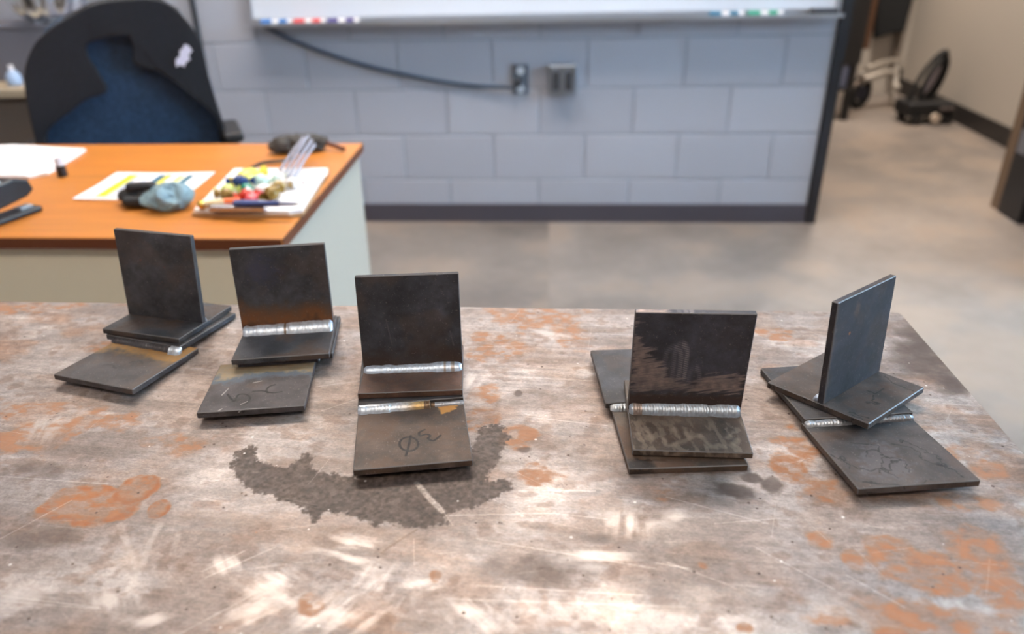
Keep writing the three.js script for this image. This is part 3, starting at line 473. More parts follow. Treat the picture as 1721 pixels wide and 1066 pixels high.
// ------------------------------------------------------------------ office chair and jacket
function outline(pts) { const s = new THREE.Shape(); s.moveTo(...pts[0]); const c = new THREE.SplineCurve(pts.map(p => new THREE.Vector2(...p))); for (const q of c.getPoints(pts.length * 5)) s.lineTo(q.x, q.y); return s; }
function rumple(geo, amp, freq, axis = 2) { const p = geo.attributes.position; for (let i = 0; i < p.count; i++) { const x = p.getX(i), y = p.getY(i), n = (fbm(x * freq + 5, y * freq * 0.8, 3) - 0.5) * amp; p.setComponent(i, axis, p.getComponent(i, axis) + n); } geo.computeVertexNormals(); return geo; }
{
  const blue = paint(256, 256, (u, v, c) => { const f = vnoise(u * 250, v * 250), a = fbm(u * 6, v * 6, 3); const k = 0.85 + 0.3 * (f - 0.5) + 0.25 * (a - 0.5); c[0] = 0.185 * k; c[1] = 0.265 * k; c[2] = 0.365 * k; });
  const cloth = std(0xffffff, 0.95, 0, { map: blue }), blk = std(0x17181b, 0.55);
  const t = thing('office_chair', 'blue fabric office chair with black arms behind the desk', 'chair', [-1.225, 0, -2.2], 0.46);
  const back = new THREE.Shape(); back.moveTo(-0.24, 0.56); for (const [x, y] of [[-0.262, 0.66], [-0.255, 0.80], [-0.225, 0.93], [-0.17, 1.0], [-0.08, 1.03], [0.05, 1.035], [0.15, 1.01], [0.215, 0.95], [0.248, 0.84], [0.265, 0.70], [0.25, 0.56]]) back.lineTo(x, y);
  const bg = new THREE.ExtrudeGeometry(back, { depth: 0.05, bevelEnabled: true, bevelThickness: 0.015, bevelSize: 0.015, bevelSegments: 3 }); bg.translate(0, 0, -0.03).scale(0.89, 1, 1);
  mesh('backrest', bg, cloth, t);
  mesh('seat', rbox(0.48, 0.09, 0.36, 0.035, 4).translate(0, 0.46, 0.12), cloth, t);
  mesh('back_bar', rbox(0.07, 0.32, 0.02, 0.008).translate(0, 0.5, -0.065), blk, t);
  for (const s of [-1, 1]) mesh('armrest', merge([rbox(0.06, 0.03, 0.2, 0.012, 3).translate(s * 0.265, 0.69, 0.04), tube([[s * 0.265, 0.68, 0.05], [s * 0.28, 0.58, 0.05], [s * 0.265, 0.45, 0.07], [s * 0.2, 0.415, 0.1]], 0.015)]), blk, t);
  mesh('column', merge([cyl(0.03, 0.03, 0.3).translate(0, 0.27, 0.08), cyl(0.05, 0.05, 0.03).translate(0, 0.4, 0.08)]), blk, t);
  const legs = []; for (let k = 0; k < 5; k++) { const a = k * 1.2566; legs.push(G(rbox(0.26, 0.03, 0.045, 0.01), 0.13 * Math.cos(a), 0.1, 0.08 + 0.13 * Math.sin(a), 0, -a, 0)); }
  mesh('star_base', merge(legs), blk, t);
  for (let k = 0; k < 5; k++) { const a = k * 1.2566; mesh('caster', G(cyl(0.03, 0.03, 0.05), 0.24 * Math.cos(a), 0.031, 0.08 + 0.24 * Math.sin(a), 0, 0, Math.PI / 2), blk, t); }
  // jacket
  const jk = paint(256, 256, (u, v, c) => { const f = vnoise(u * 240, v * 240), k = 0.9 + 0.25 * (f - 0.5); c[0] = 0.105 * k; c[1] = 0.11 * k; c[2] = 0.13 * k; });
  const jm = std(0xffffff, 0.9, 0, { map: jk });
  const j = thing('jacket', 'black jacket draped over the blue office chair back', 'jacket', [-1.225, 0, -2.2], 0.46);
  const outer = [[-0.285, 0.66], [-0.278, 0.80], [-0.262, 0.90], [-0.222, 0.965], [-0.18, 1.0], [-0.11, 1.035], [-0.035, 1.062], [0.05, 1.072], [0.15, 1.067], [0.205, 1.03], [0.248, 0.955], [0.256, 0.84], [0.272, 0.735], [0.285, 0.655]];
  const inner = [[0.262, 0.66], [0.262, 0.73], [0.235, 0.772], [0.17, 0.838], [0.11, 0.888], [0.05, 0.91], [0.055, 0.955], [0.04, 0.99], [-0.06, 0.98], [-0.085, 0.945], [-0.055, 0.86], [-0.065, 0.84], [-0.11, 0.832], [-0.17, 0.80], [-0.245, 0.755], [-0.265, 0.69], [-0.266, 0.66]];
  const s1 = new THREE.Shape(); s1.moveTo(...outer[0]); for (const q of new THREE.SplineCurve(outer.map(p => new THREE.Vector2(...p))).getPoints(60)) s1.lineTo(q.x, q.y); for (const q of new THREE.SplineCurve(inner.map(p => new THREE.Vector2(...p))).getPoints(80)) s1.lineTo(q.x, q.y);
  const fr = new THREE.ExtrudeGeometry(s1, { depth: 0.02, bevelEnabled: true, bevelThickness: 0.008, bevelSize: 0.004, bevelSegments: 2 }); fr.translate(0, 0, 0.052); fr.scale(0.89, 1, 1); rumple(fr, 0.012, 14);
  mesh('front_panel', fr, jm, j);
  const s2 = new THREE.Shape(); s2.moveTo(-0.285, 0.5); for (const [x, y] of outer) s2.lineTo(x, y); s2.lineTo(0.28, 0.5);
  const bk = new THREE.ExtrudeGeometry(s2, { depth: 0.02, bevelEnabled: true, bevelThickness: 0.006, bevelSize: 0.004, bevelSegments: 2 }); bk.translate(0, 0, -0.085).scale(0.89, 1, 1); rumple(bk, 0.012, 12); mesh('back_panel', bk, jm, j);
  const sh = []; for (let i = 0; i < outer.length - 1; i++) { const [a, b] = outer[i], [c, d] = outer[i + 1]; const L = Math.hypot(c - a, d - b); sh.push(G(new THREE.BoxGeometry(L + 0.006, 0.012, 0.14), (a + c) / 2 * 0.89 + (a + c > 0 ? -0.006 : 0.006), (b + d) / 2 - 0.004, -0.012, 0, 0, Math.atan2(d - b, c - a))); }
  mesh('shoulder', merge(sh), jm, j);
  const em = new THREE.Shape(); em.moveTo(-0.026, -0.028); for (const [x, y] of [[-0.012, -0.024], [-0.004, -0.03], [0.004, -0.018], [0.016, -0.012], [0.014, 0.0], [0.026, 0.012], [0.018, 0.026], [0.008, 0.03], [0.002, 0.02], [-0.008, 0.014], [-0.01, 0.0], [-0.022, -0.008]]) em.lineTo(x, y);
  const eg = new THREE.ExtrudeGeometry(em, { depth: 0.002, bevelEnabled: false }); mesh('emblem', eg, std(0xd8d4e2, 0.7), j).position.set(0.172, 0.923, 0.088);
  j.children[j.children.length - 1].userData.label = 'white embroidered emblem';
}
// ------------------------------------------------------------------ whiteboard, cable, sockets
{
  const t = thing('whiteboard', 'large whiteboard with aluminium tray on the block wall', 'whiteboard', [0, 0, ZW]);
  const alu = std(0xb9bec6, 0.35, 0.8);
  mesh('panel', span(-1.24, 1.11, 0.9, 2.12, 0.002, 0.016), std(0xd3dae4, 0.25), t);
  mesh('frame', merge([span(-1.26, 1.13, 0.882, 0.9, 0.002, 0.026), span(-1.26, 1.13, 2.12, 2.14, 0.002, 0.026), span(-1.26, -1.24, 0.9, 2.12, 0.002, 0.026), span(1.11, 1.13, 0.9, 2.12, 0.002, 0.026)]), alu, t);
  mesh('tray', merge([span(-1.255, 1.125, 0.872, 0.878, 0.002, 0.092), span(-1.255, 1.125, 0.878, 0.886, 0.088, 0.092)]), alu, t);
  const marker = (x, cap, nm, z = 0.05) => {
    const g = thing('dry_erase_marker', `white marker with ${nm} cap and print on the whiteboard tray`, 'marker', [x, 0.8875, ZW + z], rr(-0.08, 0.08)); const cm = std(cap, 0.4);
    mesh('body', G(cyl(0.009, 0.009, 0.085, 16), 0.03, 0, 0, 0, 0, Math.PI / 2), std(0xe8e8ea, 0.4), g); mesh('cap', G(cyl(0.0095, 0.0092, 0.045, 16), -0.036, 0, 0, 0, 0, Math.PI / 2), cm, g); mesh('print_band', G(cyl(0.0093, 0.0093, 0.035, 16), 0.035, 0, 0, 0, 0, Math.PI / 2), cm, g);
  };
  marker(-1.14, 0x1f6fb8, 'blue'); marker(-1.0, 0xd6474a, 'red'); marker(-0.86, 0x4a3f86, 'violet'); marker(0.68, 0x2a6f8e, 'teal'); marker(0.83, 0x38a182, 'green');
  const er = thing('board_eraser', 'dark felt board eraser at the end of the whiteboard tray', 'eraser', [1.06, 0.878, ZW + 0.05]);
  mesh('felt', rbox(0.1, 0.014, 0.045, 0.004).translate(0, 0.007, 0), std(0x2a2b30, 0.95), er); mesh('grip', rbox(0.1, 0.012, 0.04, 0.004).translate(0, 0.0202, 0), std(0x4c5058, 0.6), er);
}
tag(mesh('wall_cable', tube([[-1.2, 0.868, ZW + 0.02], [-1.1, 0.815, ZW + 0.014], [-0.824, 0.713, ZW + 0.012], [-0.572, 0.654, ZW + 0.012], [-0.35, 0.618, ZW + 0.012], [-0.165, 0.606, ZW + 0.02]], 0.0075, 60), std(0x2b4258, 0.6)), 'dark cable sagging from the whiteboard tray to the wall socket', 'cable');
{
  const steel = std(0x9aa3ae, 0.3, 0.95), dark = std(0x2d3138, 0.5), pale = std(0xb9c2cc, 0.4);
  const a = thing('wall_socket', 'narrow metal duplex wall socket where the cable ends', 'socket', [-0.128, 0.637, ZW]);
  mesh('cover_plate', rbox(0.068, 0.122, 0.012, 0.004).translate(0, 0, 0.0065), std(0x66717e, 0.45, 0.6), a);
  for (const s of [-1, 1]) mesh('outlet', G(cyl(0.017, 0.017, 0.006, 24), 0, s * 0.038, 0.0145, Math.PI / 2), pale, a);
  mesh('plug', rbox(0.03, 0.03, 0.028, 0.006).translate(-0.012, -0.01, 0.0275), dark, a);
  const b = thing('wall_socket', 'square polished metal box with two dark sockets on the block wall', 'socket', [0.047, 0.64, ZW]);
  mesh('box', rbox(0.116, 0.118, 0.045, 0.006, 3).translate(0, 0, 0.023), steel, b);
  for (const s of [-1, 1]) mesh('outlet', rbox(0.026, 0.074, 0.006, 0.003).translate(s * 0.026, -0.004, 0.047), dark, b);
  for (const s of [-1, 1]) mesh('screw', G(cyl(0.005, 0.005, 0.004, 12), s * 0.045, -0.048, 0.0475, Math.PI / 2), steel, b);
}
tag(mesh('conduit_pole', cyl(0.011, 0.011, CEIL - 0.002, 12).translate(-1.494, CEIL / 2, ZW + 0.012), std(0x262a30, 0.5)), 'thin dark vertical conduit on the wall beside the jacket', 'conduit');

// ------------------------------------------------------------------ things on the desk
const paperM = std(0xf1f1f4, 0.75);
function sheet(w, d, curl = 0.004) { const g = new THREE.BoxGeometry(w, 0.0006, d, 12, 1, 12); const p = g.attributes.position; for (let i = 0; i < p.count; i++) { const x = p.getX(i) / w, z = p.getZ(i) / d; p.setY(i, p.getY(i) + curl * Math.max(0, Math.abs(x) + Math.abs(z) - 0.62) * 1.6); } g.computeVertexNormals(); return g; }
function quadSheet(pts, y, h, name, mat, parent, bump = 0) {      // a sheet through four desk points
  const s = new THREE.Shape(pts.map(p => new THREE.Vector2(p[0], -p[1]))); const g = new THREE.ExtrudeGeometry(s, { depth: h, bevelEnabled: false, steps: 1 }); g.rotateX(-Math.PI / 2); g.translate(0, y, 0); return mesh(name, g, mat, parent);
}
{
  const t = thing('paper_stack', 'loose stack of blank white paper at the back of the desk', 'paper', [0, 0, 0]);
  quadSheet([[-1.50, -1.63], [-1.19, -1.633], [-1.16, -1.66], [-1.185, -1.87], [-1.41, -1.915], [-1.5, -1.9]], DT + 0.0005, 0.006, 'sheets', paperM, t);
  quadSheet([[-1.50, -1.635], [-1.2, -1.637], [-1.2, -1.86], [-1.37, -1.90], [-1.5, -1.88]], DT + 0.0066, 0.003, 'sheets', std(0xf6f6fa, 0.75), t);
  const r = thing('red_object', 'red plastic item on the white paper stack', 'office item', [-1.295, DT + 0.0096, -1.645]); mesh('body', rbox(0.05, 0.02, 0.03, 0.006, 3).translate(0, 0.01, 0), std(0xb8202c, 0.4), r);
}
{
  const t = thing('marker_pen', 'short black marker standing near the paper stack, white top', 'marker', [-1.121, DT, -1.655]);
  mesh('body', cyl(0.0105, 0.0115, 0.026, 20).translate(0, 0.013, 0), std(0x1b191a, 0.4), t); mesh('cap', cyl(0.0095, 0.0105, 0.018, 20).translate(0, 0.035, 0), std(0xd5d5da, 0.4), t);
}
{
  const tex = paint(512, 384, (u, v, c) => {       // printed sheet with slanted colour bars
    c[0] = c[1] = 0.93; c[2] = 0.95; const s = u + (v - 0.5) * 0.0;
    const bar = (a, b, v0, v1, col) => { if (s > a && s < b && v > v0 && v < v1) { c[0] = col[0]; c[1] = col[1]; c[2] = col[2]; } };
    bar(0.16, 0.26, 0.10, 0.92, [0.90, 0.84, 0.10]); bar(0.26, 0.30, 0.10, 0.92, [0.62, 0.68, 0.80]); bar(0.36, 0.42, 0.2, 0.92, [0.82, 0.86, 0.93]);
    bar(0.47, 0.55, 0.55, 0.92, [0.10, 0.36, 0.48]); bar(0.55, 0.61, 0.35, 0.92, [0.92, 0.84, 0.16]); bar(0.68, 0.74, 0.3, 0.88, [0.90, 0.83, 0.42]); bar(0.76, 0.83, 0.35, 0.9, [0.08, 0.38, 0.46]);
    if (v < 0.1 && u > 0.12 && u < 0.5 && Math.sin(u * 190) > 0.2 && v > 0.05) { c[0] = 0.55; c[1] = 0.68; c[2] = 0.5; }
  }, false, THREE.ClampToEdgeWrapping);
  const g = sheet(0.236, 0.19, 0.003); const m = mesh('printed_sheet', g, [paperM, paperM, std(0xffffff, 0.6, 0, { map: tex }), paperM, paperM, paperM]); m.position.set(-0.882, DT + 0.001, -1.58); m.rotation.y = 0.01; tag(m, 'white sheet printed with yellow and teal bars on the desk', 'paper');
}
{ // black and grey-teal glove-like object
  const t = thing('safety_glove', 'crumpled black and grey-teal work glove on the printed sheet', 'glove', [-0.80, DT + 0.002, -1.455]);
  const lump = (rx, ry, rz, n, f, a) => { const g = new THREE.IcosahedronGeometry(1, 12); const p = g.attributes.position; for (let i = 0; i < p.count; i++) { const x = p.getX(i), y = p.getY(i), z = p.getZ(i); const k = 1 + (fbm(x * f + n, y * f + z * f * 1.3, 4) - 0.5) * a; p.setXYZ(i, x * rx * k, Math.max(y * ry * k, -ry * 0.82), z * rz * k); } g.computeVertexNormals(); return g; };
  mesh('palm', G(lump(0.044, 0.026, 0.032, 3, 2.6, 0.8), 0.038, 0.0215, 0.022, 0, 0.5, 0), std(0x7f9aa3, 0.7), t);
  mesh('cuff', G(lump(0.048, 0.017, 0.026, 9, 2.2, 0.7), -0.034, 0.0145, -0.01, 0, -0.1, 0), std(0x191a1d, 0.6), t);
  mesh('finger', G(new THREE.CapsuleGeometry(0.012, 0.04, 6, 12), -0.03, 0.032, -0.008, 0, 0.15, Math.PI / 2), std(0x1e1f22, 0.6), t);
  mesh('finger', G(new THREE.CapsuleGeometry(0.011, 0.035, 6, 12), -0.03, 0.012, 0.022, 0, 0.1, Math.PI / 2), std(0x1e1f22, 0.6), t);
}
{ // long-arm stapler at the desk edge
  const t = thing('stapler', 'open black stapler with grey plate at the front of the desk', 'stapler', [-1.072, DT, -1.345], 1.2);
  const blk = std(0x17181a, 0.4), arm = new THREE.Shape(); arm.moveTo(-0.08, 0); for (const [x, y] of [[-0.08, 0.03], [-0.04, 0.036], [0.05, 0.032], [0.078, 0.018], [0.08, 0.002], [0.065, -0.004]]) arm.lineTo(x, y);
  mesh('base', rbox(0.17, 0.012, 0.046, 0.005).translate(0, 0.006, 0), blk, t);
  mesh('arm', G(new THREE.ExtrudeGeometry(arm, { depth: 0.032, bevelEnabled: true, bevelThickness: 0.004, bevelSize: 0.004, bevelSegments: 2 }).translate(0, 0, -0.016), -0.003, 0.034, 0, 0, 0, 0.16), blk, t);
  mesh('top_cover', G(rbox(0.09, 0.006, 0.026, 0.002), -0.02, 0.070, 0, 0, 0, 0.14), std(0xa9a5a5, 0.35, 0.4), t);
  mesh('anvil', rbox(0.028, 0.004, 0.02, 0.001).translate(0.06, 0.0141, 0), std(0xb5b8ba, 0.3, 0.9), t);
}
{ // clipboard
  const t = thing('clipboard', 'tan clipboard holding white sheets at the desk corner', 'clipboard', [0, 0, 0]);
  const R = [[-0.693, -1.392], [-0.50, -1.382], [-0.478, -1.395], [-0.50, -1.672], [-0.717, -1.67]];
  const grow = R.map(p => [p[0] + (p[0] + 0.595 > 0 ? 0.004 : -0.004), p[1] + (p[1] + 1.53 > 0 ? 0.006 : -0.004)]);
  quadSheet(grow, DT + 0.0005, 0.006, 'board', std(0xb08c66, 0.5), t);
  quadSheet(R, DT + 0.0067, 0.006, 'sheets', paperM, t);
  quadSheet([[-0.60, -1.43], [-0.50, -1.41], [-0.488, -1.63], [-0.60, -1.64]], DT + 0.0129, 0.0008, 'sheets', std(0xf7f7fb, 0.75), t);
  mesh('clip', rbox(0.11, 0.012, 0.022, 0.004).translate(-0.60, DT + 0.0195, -1.383), std(0xb7b6bb, 0.25, 0.9), t);
}
{ // sweets on the clipboard
  const y0 = DT + 0.0138;
  const sweet = (x, z, r, col, name, lab, stretch = 1, turn = 0, up = 0, rough = 0.25) => {
    const t = thing('wrapped_sweet', `${lab} wrapped sweet in the pile on the clipboard`, 'sweet', [x, y0 + up, z], turn, 'sweets on the clipboard');
    const g = new THREE.SphereGeometry(r, 20, 14); const p = g.attributes.position; for (let i = 0; i < p.count; i++) { const k = 1 + (fbm(p.getX(i) * 120 + x * 50, p.getY(i) * 120 + p.getZ(i) * 90, 3) - 0.5) * 0.35; p.setXYZ(i, p.getX(i) * stretch * k, Math.max(p.getY(i) * k, -r * 0.9), p.getZ(i) * k); } g.computeVertexNormals();
    const m = std(col, rough, 0.05); mesh('body', g.translate(0, r * 0.9, 0), m, t);
    for (const s of [-1, 1]) { const f = new THREE.ConeGeometry(r * 0.75, r * 1.1, 10, 1, true); mesh('wrapper_twist', G(f, s * r * (stretch + 0.45), r * 0.9, 0, 0, 0, s * Math.PI / 2), m, t); }
  };
  sweet(-0.640, -1.555, 0.0168, 0xf0dc5c, 'a', 'long pale yellow', 1.8, 1.1); sweet(-0.634, -1.497, 0.0123, 0x1d3a72, 'b', 'navy blue', 1.3, 0.2, 0.012);
  sweet(-0.655, -1.475, 0.0123, 0xc8d77a, 'c', 'lime green', 1.1, 0.4); sweet(-0.620, -1.487, 0.0112, 0x2f8f78, 'd', 'sea green', 1.2, -0.5);
  sweet(-0.604, -1.53, 0.0146, 0xbfdccf, 'e', 'mint', 1.2, 0.3); sweet(-0.578, -1.56, 0.0112, 0xe6ece8, 'f', 'small white', 1.0, 0.8);
  sweet(-0.600, -1.43, 0.0112, 0xd84636, 'g', 'bright red', 1.1, 0.6, 0.006); sweet(-0.583, -1.418, 0.0123, 0xe8676a, 'h', 'coral pink', 1.3, 1.3);
  sweet(-0.575, -1.462, 0.0146, 0xf3f3f4, 'i', 'large white', 1.2, 0.1); sweet(-0.552, -1.445, 0.0157, 0x8a6c2e, 'j', 'gold foil', 1.1, 1.4, 0, 0.2);
  sweet(-0.642, -1.44, 0.0134, 0x94743a, 'k', 'bronze foil', 1.1, -0.4, 0, 0.2); sweet(-0.622, -1.43, 0.0123, 0x7c5f2c, 'l', 'brown foil', 1.0, 0.9, 0, 0.2); sweet(-0.556, -1.50, 0.0123, 0xb29a6a, 'm', 'beige', 1.2, 0.5); sweet(-0.536, -1.52, 0.0123, 0xeeeef0, 'n', 'pearl white', 1.4, 0.2);
}
{ // pens along the clipboard front
  const y = DT + 0.026;
  const pen = (x0, x1, z, r, col, cap, label, yy = y) => { const t = thing('pen', label, 'pen', [(x0 + x1) / 2, yy, z]); const L = x1 - x0; mesh('barrel', G(cyl(r, r, L * 0.62, 14), -L * 0.1, 0, 0, 0, 0, Math.PI / 2), std(col, 0.35), t); mesh('grip', G(cyl(r * 0.95, r * 0.6, L * 0.2, 14), L * 0.31, 0, 0, 0, 0, Math.PI / 2), std(cap, 0.4), t); mesh('tip', G(new THREE.ConeGeometry(r * 0.55, L * 0.1, 12), L * 0.455, 0, 0, 0, 0, -Math.PI / 2), std(0x55565c, 0.3, 0.9), t); return t; };
  pen(-0.615, -0.47, -1.372, 0.0055, 0x28407e, 0x8e93a8, 'blue pen lying across the clipboard clip', DT + 0.0312);
  pen(-0.612, -0.535, -1.385, 0.0045, 0x2b3f73, 0xaab0c0, 'short navy pen behind the blue pen on the clip', DT + 0.0302);
  const g = thing('brass_screwdriver', 'brass-ended stub with orange band on the clipboard corner', 'tool', [-0.640, DT + 0.0225, -1.40], 0.28);
  mesh('shaft', G(cyl(0.0075, 0.0085, 0.045, 16), -0.012, 0, 0, 0, 0, Math.PI / 2), std(0xcbb28a, 0.35, 0.4), g); mesh('band', G(cyl(0.009, 0.009, 0.03, 16), 0.022, 0, 0, 0, 0, Math.PI / 2), std(0xe8601c, 0.4), g); mesh('tip', new THREE.SphereGeometry(0.009, 16, 12).translate(-0.036, 0, 0), std(0xd9b25a, 0.2, 0.9), g);
}
{ // tubes and brush beyond the clipboard
  // clear tubes (pens in a sleeve)
  const tb = thing('straw_bundle', 'bundle of clear grey plastic tubes leaning over the clipboard', 'tubes', [0, 0, 0]);
  for (const [a, b] of [[[-0.585, 0.768, -1.60], [-0.585, 0.792, -1.79]], [[-0.568, 0.768, -1.58], [-0.572, 0.796, -1.785]], [[-0.552, 0.768, -1.55], [-0.560, 0.790, -1.77]], [[-0.537, 0.768, -1.53], [-0.548, 0.785, -1.75]]]) mesh('tube', tube([a, [(a[0] + b[0]) / 2, (a[1] + b[1]) / 2 + 0.002, (a[2] + b[2]) / 2], b], 0.0036, 12, 10), std(0x9a9dac, 0.25), tb);
  const k = thing('wire_brush', 'dark grey bristle brush with thin handle at the back of the desk', 'brush', [-0.625, DT, -1.86], 0.3);
  const br = new THREE.IcosahedronGeometry(1, 10), p = br.attributes.position; for (let i = 0; i < p.count; i++) { const x = p.getX(i), y = p.getY(i), z = p.getZ(i), n = 1 + (fbm(x * 9 + 2, y * 9 + z * 7, 3) - 0.5) * 0.6; p.setXYZ(i, x * 0.07 * n, Math.max(y * 0.022 * n, -0.018), z * 0.034 * n); } br.computeVertexNormals();
  mesh('bristles', br.translate(0, 0.019, 0), std(0x4a4642, 0.9), k);
  mesh('handle', tube([[0.055, 0.02, 0.0], [0.085, 0.014, 0.02], [0.11, 0.008, 0.045]], 0.006), std(0x6a3a2a, 0.6), k);
  const cg = thing('phone_cord', 'short dark cord between the clipboard and the brush', 'cord', [0, 0, 0]); mesh('loop', tube([[-0.69, 0.746, -1.68], [-0.67, 0.75, -1.72], [-0.63, 0.748, -1.75], [-0.61, 0.746, -1.79]], 0.0045), std(0x3b3733, 0.7), cg);
}
// ------------------------------------------------------------------ credenza corner on the left
{
  const t = thing('credenza', 'low brown cabinet with a tan top in the left corner', 'cabinet', [0, 0, 0]);
  mesh('top', rbox(1.26, 0.033, 0.46, 0.004).translate(-2.55, 0.6885, -3.13), std(0xab9b82, 0.5), t);
  mesh('body', span(-3.16, -1.96, 0.02, 0.672, -3.35, -2.94), std(0x53463b, 0.6), t);
  for (const x of [-2.86, -2.27]) { const d = mesh('door', span(x - 0.28, x + 0.28, 0.05, 0.65, -2.94, -2.925), std(0x5a4c40, 0.6), t); mesh('handle', box(0.012, 0.1, 0.015, x + 0.24, 0.4, -2.917), std(0x888888, 0.3, 1), d); }
  const g = thing('grey_cabinet', 'plain grey metal box on the left cabinet beneath the shiny bowl', 'cabinet', [-2.08, 0.705, -3.2]);
  mesh('body', rbox(0.66, 0.2, 0.26, 0.006).translate(0, 0.1, 0), std(0x6d6c74, 0.5, 0.2), g); mesh('lid', rbox(0.668, 0.012, 0.268, 0.004).translate(0, 0.2063, 0), std(0x77767e, 0.5, 0.2), g);
  // fluted bright bowl
  const b = thing('metal_bowl', 'shiny fluted metal bowl on the grey cabinet', 'bowl', [-2.0, 0.9177, -3.17]);
  const prof = []; for (let i = 0; i <= 14; i++) { const a = i / 14; prof.push(new THREE.Vector2(0.06 + 0.085 * Math.sin(a * 1.5), 0.012 + 0.13 * a * a)); } for (let i = 14; i >= 0; i--) { const a = i / 14; prof.push(new THREE.Vector2(0.055 + 0.084 * Math.sin(a * 1.5), 0.016 + 0.127 * a * a)); }
  const lg = new THREE.LatheGeometry(prof, 96), p = lg.attributes.position; for (let i = 0; i < p.count; i++) { const x = p.getX(i), z = p.getZ(i), a = Math.atan2(z, x), k = 1 + 0.07 * Math.cos(a * 11); p.setX(i, x * k); p.setZ(i, z * k); } lg.computeVertexNormals();
  const chrome = std(0xd5dde6, 0.09, 1); mesh('shell', lg, chrome, b); mesh('foot', cyl(0.062, 0.07, 0.014, 32).translate(0, 0.007, 0), chrome, b);
  const w = thing('spray_bottle', 'white and blue plastic bottle on the left cabinet', 'bottle', [-2.11, 0.705, -2.985]);
  mesh('body', new THREE.LatheGeometry([[0, 0], [0.026, 0], [0.028, 0.01], [0.028, 0.035], [0.018, 0.052], [0.009, 0.058], [0, 0.058]].map(q => new THREE.Vector2(...q)), 24), std(0x9db3d0, 0.35), w); mesh('cap', cyl(0.009, 0.01, 0.02, 16).translate(0, 0.067, 0), std(0xe6e6ea, 0.4), w);
}
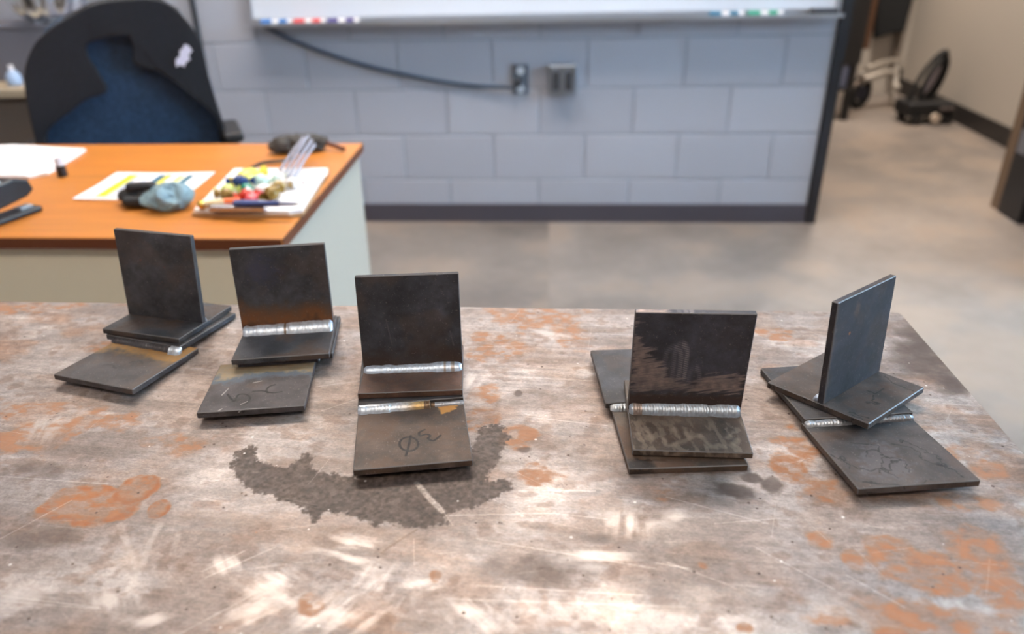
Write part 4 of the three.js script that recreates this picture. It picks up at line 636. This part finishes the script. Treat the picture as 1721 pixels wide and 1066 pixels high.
// ------------------------------------------------------------------ clutter beyond the doorway
{
  const blk = std(0x161517, 0.6), sil = std(0xb0a89e, 0.4, 0.5), rub = std(0x121213, 0.8);
  const c = thing('folded_cart', 'folded silver tube cart with black tyre against the corridor wall', 'cart', [2.22, 0, -5.72], 0.35);
  mesh('frame', merge([tube([[-0.1, 0.27, 0.05], [0, 0.30, 0.05], [0.12, 0.305, 0.03], [0.22, 0.29, 0]], 0.018), tube([[-0.12, 0.2, 0.06], [0.0, 0.235, 0.08], [0.1, 0.24, 0.08]], 0.022), tube([[0.06, 0.24, 0.08], [0.1, 0.12, 0.09], [0.13, 0.012, 0.1]], 0.014), tube([[0.16, 0.29, 0.02], [0.15, 0.2, 0.06], [0.13, 0.14, 0.09]], 0.02)]), sil, c);
  mesh('fender', tube([[-0.25, 0.06, 0.06], [-0.2, 0.15, 0.06], [-0.1, 0.215, 0.06], [-0.02, 0.22, 0.06]], 0.014), std(0x8b7d73, 0.4, 0.5), c);
  mesh('tyre', G(new THREE.TorusGeometry(0.085, 0.026, 10, 28), -0.1, 0.111, 0.03, 0, 0.25, 0), rub, c);
  mesh('hub', G(cyl(0.05, 0.05, 0.03, 20), -0.1, 0.111, 0.03, Math.PI / 2, 0, 0.25), std(0x4a4a55, 0.4, 0.6), c);
  mesh('knob', new THREE.SphereGeometry(0.024, 16, 12).translate(0.14, 0.14, 0.1), sil, c); mesh('knob', new THREE.SphereGeometry(0.022, 16, 12).translate(-0.14, 0.24, 0.07), sil, c);
  mesh('bracket', rbox(0.07, 0.1, 0.05, 0.01).translate(0.2, 0.2, 0.0), blk, c);
  const w = thing('wheeled_base', 'black wheeled base with two upright loops in the corridor', 'cart', [2.42, 0, -5.27], 0.1);
  mesh('deck', rbox(0.3, 0.09, 0.2, 0.02, 3).translate(-0.01, 0.095, 0), blk, w);
  mesh('loop', G(new THREE.TorusGeometry(0.14, 0.02, 10, 32).scale(0.42, 1.25, 1), -0.045, 0.27, 0.03, 0.1, 0.1, -0.38), rub, w);
  mesh('loop', G(new THREE.TorusGeometry(0.12, 0.026, 10, 32).scale(0.4, 1.15, 1), 0.03, 0.25, -0.03, 0.1, 0.1, -0.25), rub, w);
  mesh('pad', G(new THREE.SphereGeometry(1, 16, 12).scale(0.03, 0.1, 0.01), 0.0, 0.26, 0.02, 0, 0, -0.35), std(0x8a7f80, 0.6), w);
  mesh('strip', rbox(0.09, 0.02, 0.02, 0.006).translate(0.08, 0.1, 0.105), std(0x5d5350, 0.5), w);
  for (const [x, z] of [[-0.1, 0.1], [0.1, 0.1], [-0.1, -0.08], [0.1, -0.08]]) { const q = mesh('caster', G(cyl(0.032, 0.032, 0.022, 20), x, 0.033, z, Math.PI / 2), rub, w); mesh('hub', G(cyl(0.022, 0.022, 0.026, 18), x, 0.033, z, Math.PI / 2), std(0x2c2a2a, 0.4), q); }
  mesh('axle_cap', G(cyl(0.028, 0.028, 0.02, 20), -0.0, 0.05, 0.135, Math.PI / 2), std(0xe0cdb8, 0.4), w);
  // long dark coat on a wooden peg board, tall dark locker, labelled can
  const co = thing('hanging_coat', 'long black coat hanging on the corridor end wall', 'coat', [2.42, 0, -6.13]);
  const cs = new THREE.Shape(); cs.moveTo(-0.06, 0.42); for (const [x, y] of [[0.02, 0.45], [0.1, 0.46], [0.12, 0.8], [0.14, 1.2], [0.06, 1.3], [-0.06, 1.3], [-0.14, 1.2], [-0.12, 0.8]]) cs.lineTo(x, y);
  mesh('body', rumple(new THREE.ExtrudeGeometry(cs, { depth: 0.06, bevelEnabled: true, bevelThickness: 0.015, bevelSize: 0.015, bevelSegments: 2 }).translate(0, 0, -0.04), 0.01, 14), std(0x131416, 0.9), co);
  mesh('hanger', merge([tube([[0, 1.3, 0], [0.0, 1.36, 0], [0.02, 1.39, 0], [0, 1.41, -0.02], [0, 1.40, -0.064]], 0.005)]), sil, co);
  const lo = thing('tall_locker', 'tall dark locker with a wooden edge beside the doorway', 'locker', [1.78, 0, -5.5]);
  mesh('body', span(-0.27, 0.19, 0.36, 1.9, -0.2, 0.2), std(0x1c1918, 0.6), lo); mesh('wooden_edge', span(0.19, 0.225, 0.45, 1.9, -0.2, 0.2), std(0x5a3a22, 0.6), lo);
  for (const [x, z] of [[-0.24, -0.17], [0.16, -0.17], [-0.24, 0.17], [0.16, 0.17]]) mesh('leg', box(0.04, 0.36, 0.04, x, 0.18, z), std(0x1c1918, 0.6), lo);
  mesh('shelf', span(-0.27, 0.19, 0.19, 0.21, -0.2, 0.2), std(0x2a2523, 0.6), lo);
  const can = thing('paint_can', 'white-labelled can on the dark locker shelf', 'can', [1.905, 0.21, -5.38]);
  mesh('body', cyl(0.05, 0.05, 0.13, 24).translate(0, 0.065, 0), std(0x8c93ad, 0.4), can); mesh('lid', cyl(0.05, 0.05, 0.012, 24).translate(0, 0.1361, 0), std(0x6e6b6c, 0.3, 0.8), can);
  tag(mesh('wall_cylinder', cyl(0.02, 0.02, CEIL - 0.1, 12).translate(2.53, CEIL / 2 + 0.05, -6.17), std(0x6b5f55, 0.5)), 'grey vertical pipe in the corridor corner', 'cylinder');  // slim upright cylinder, darker than the end wall
}
renderer.render(scene, camera);
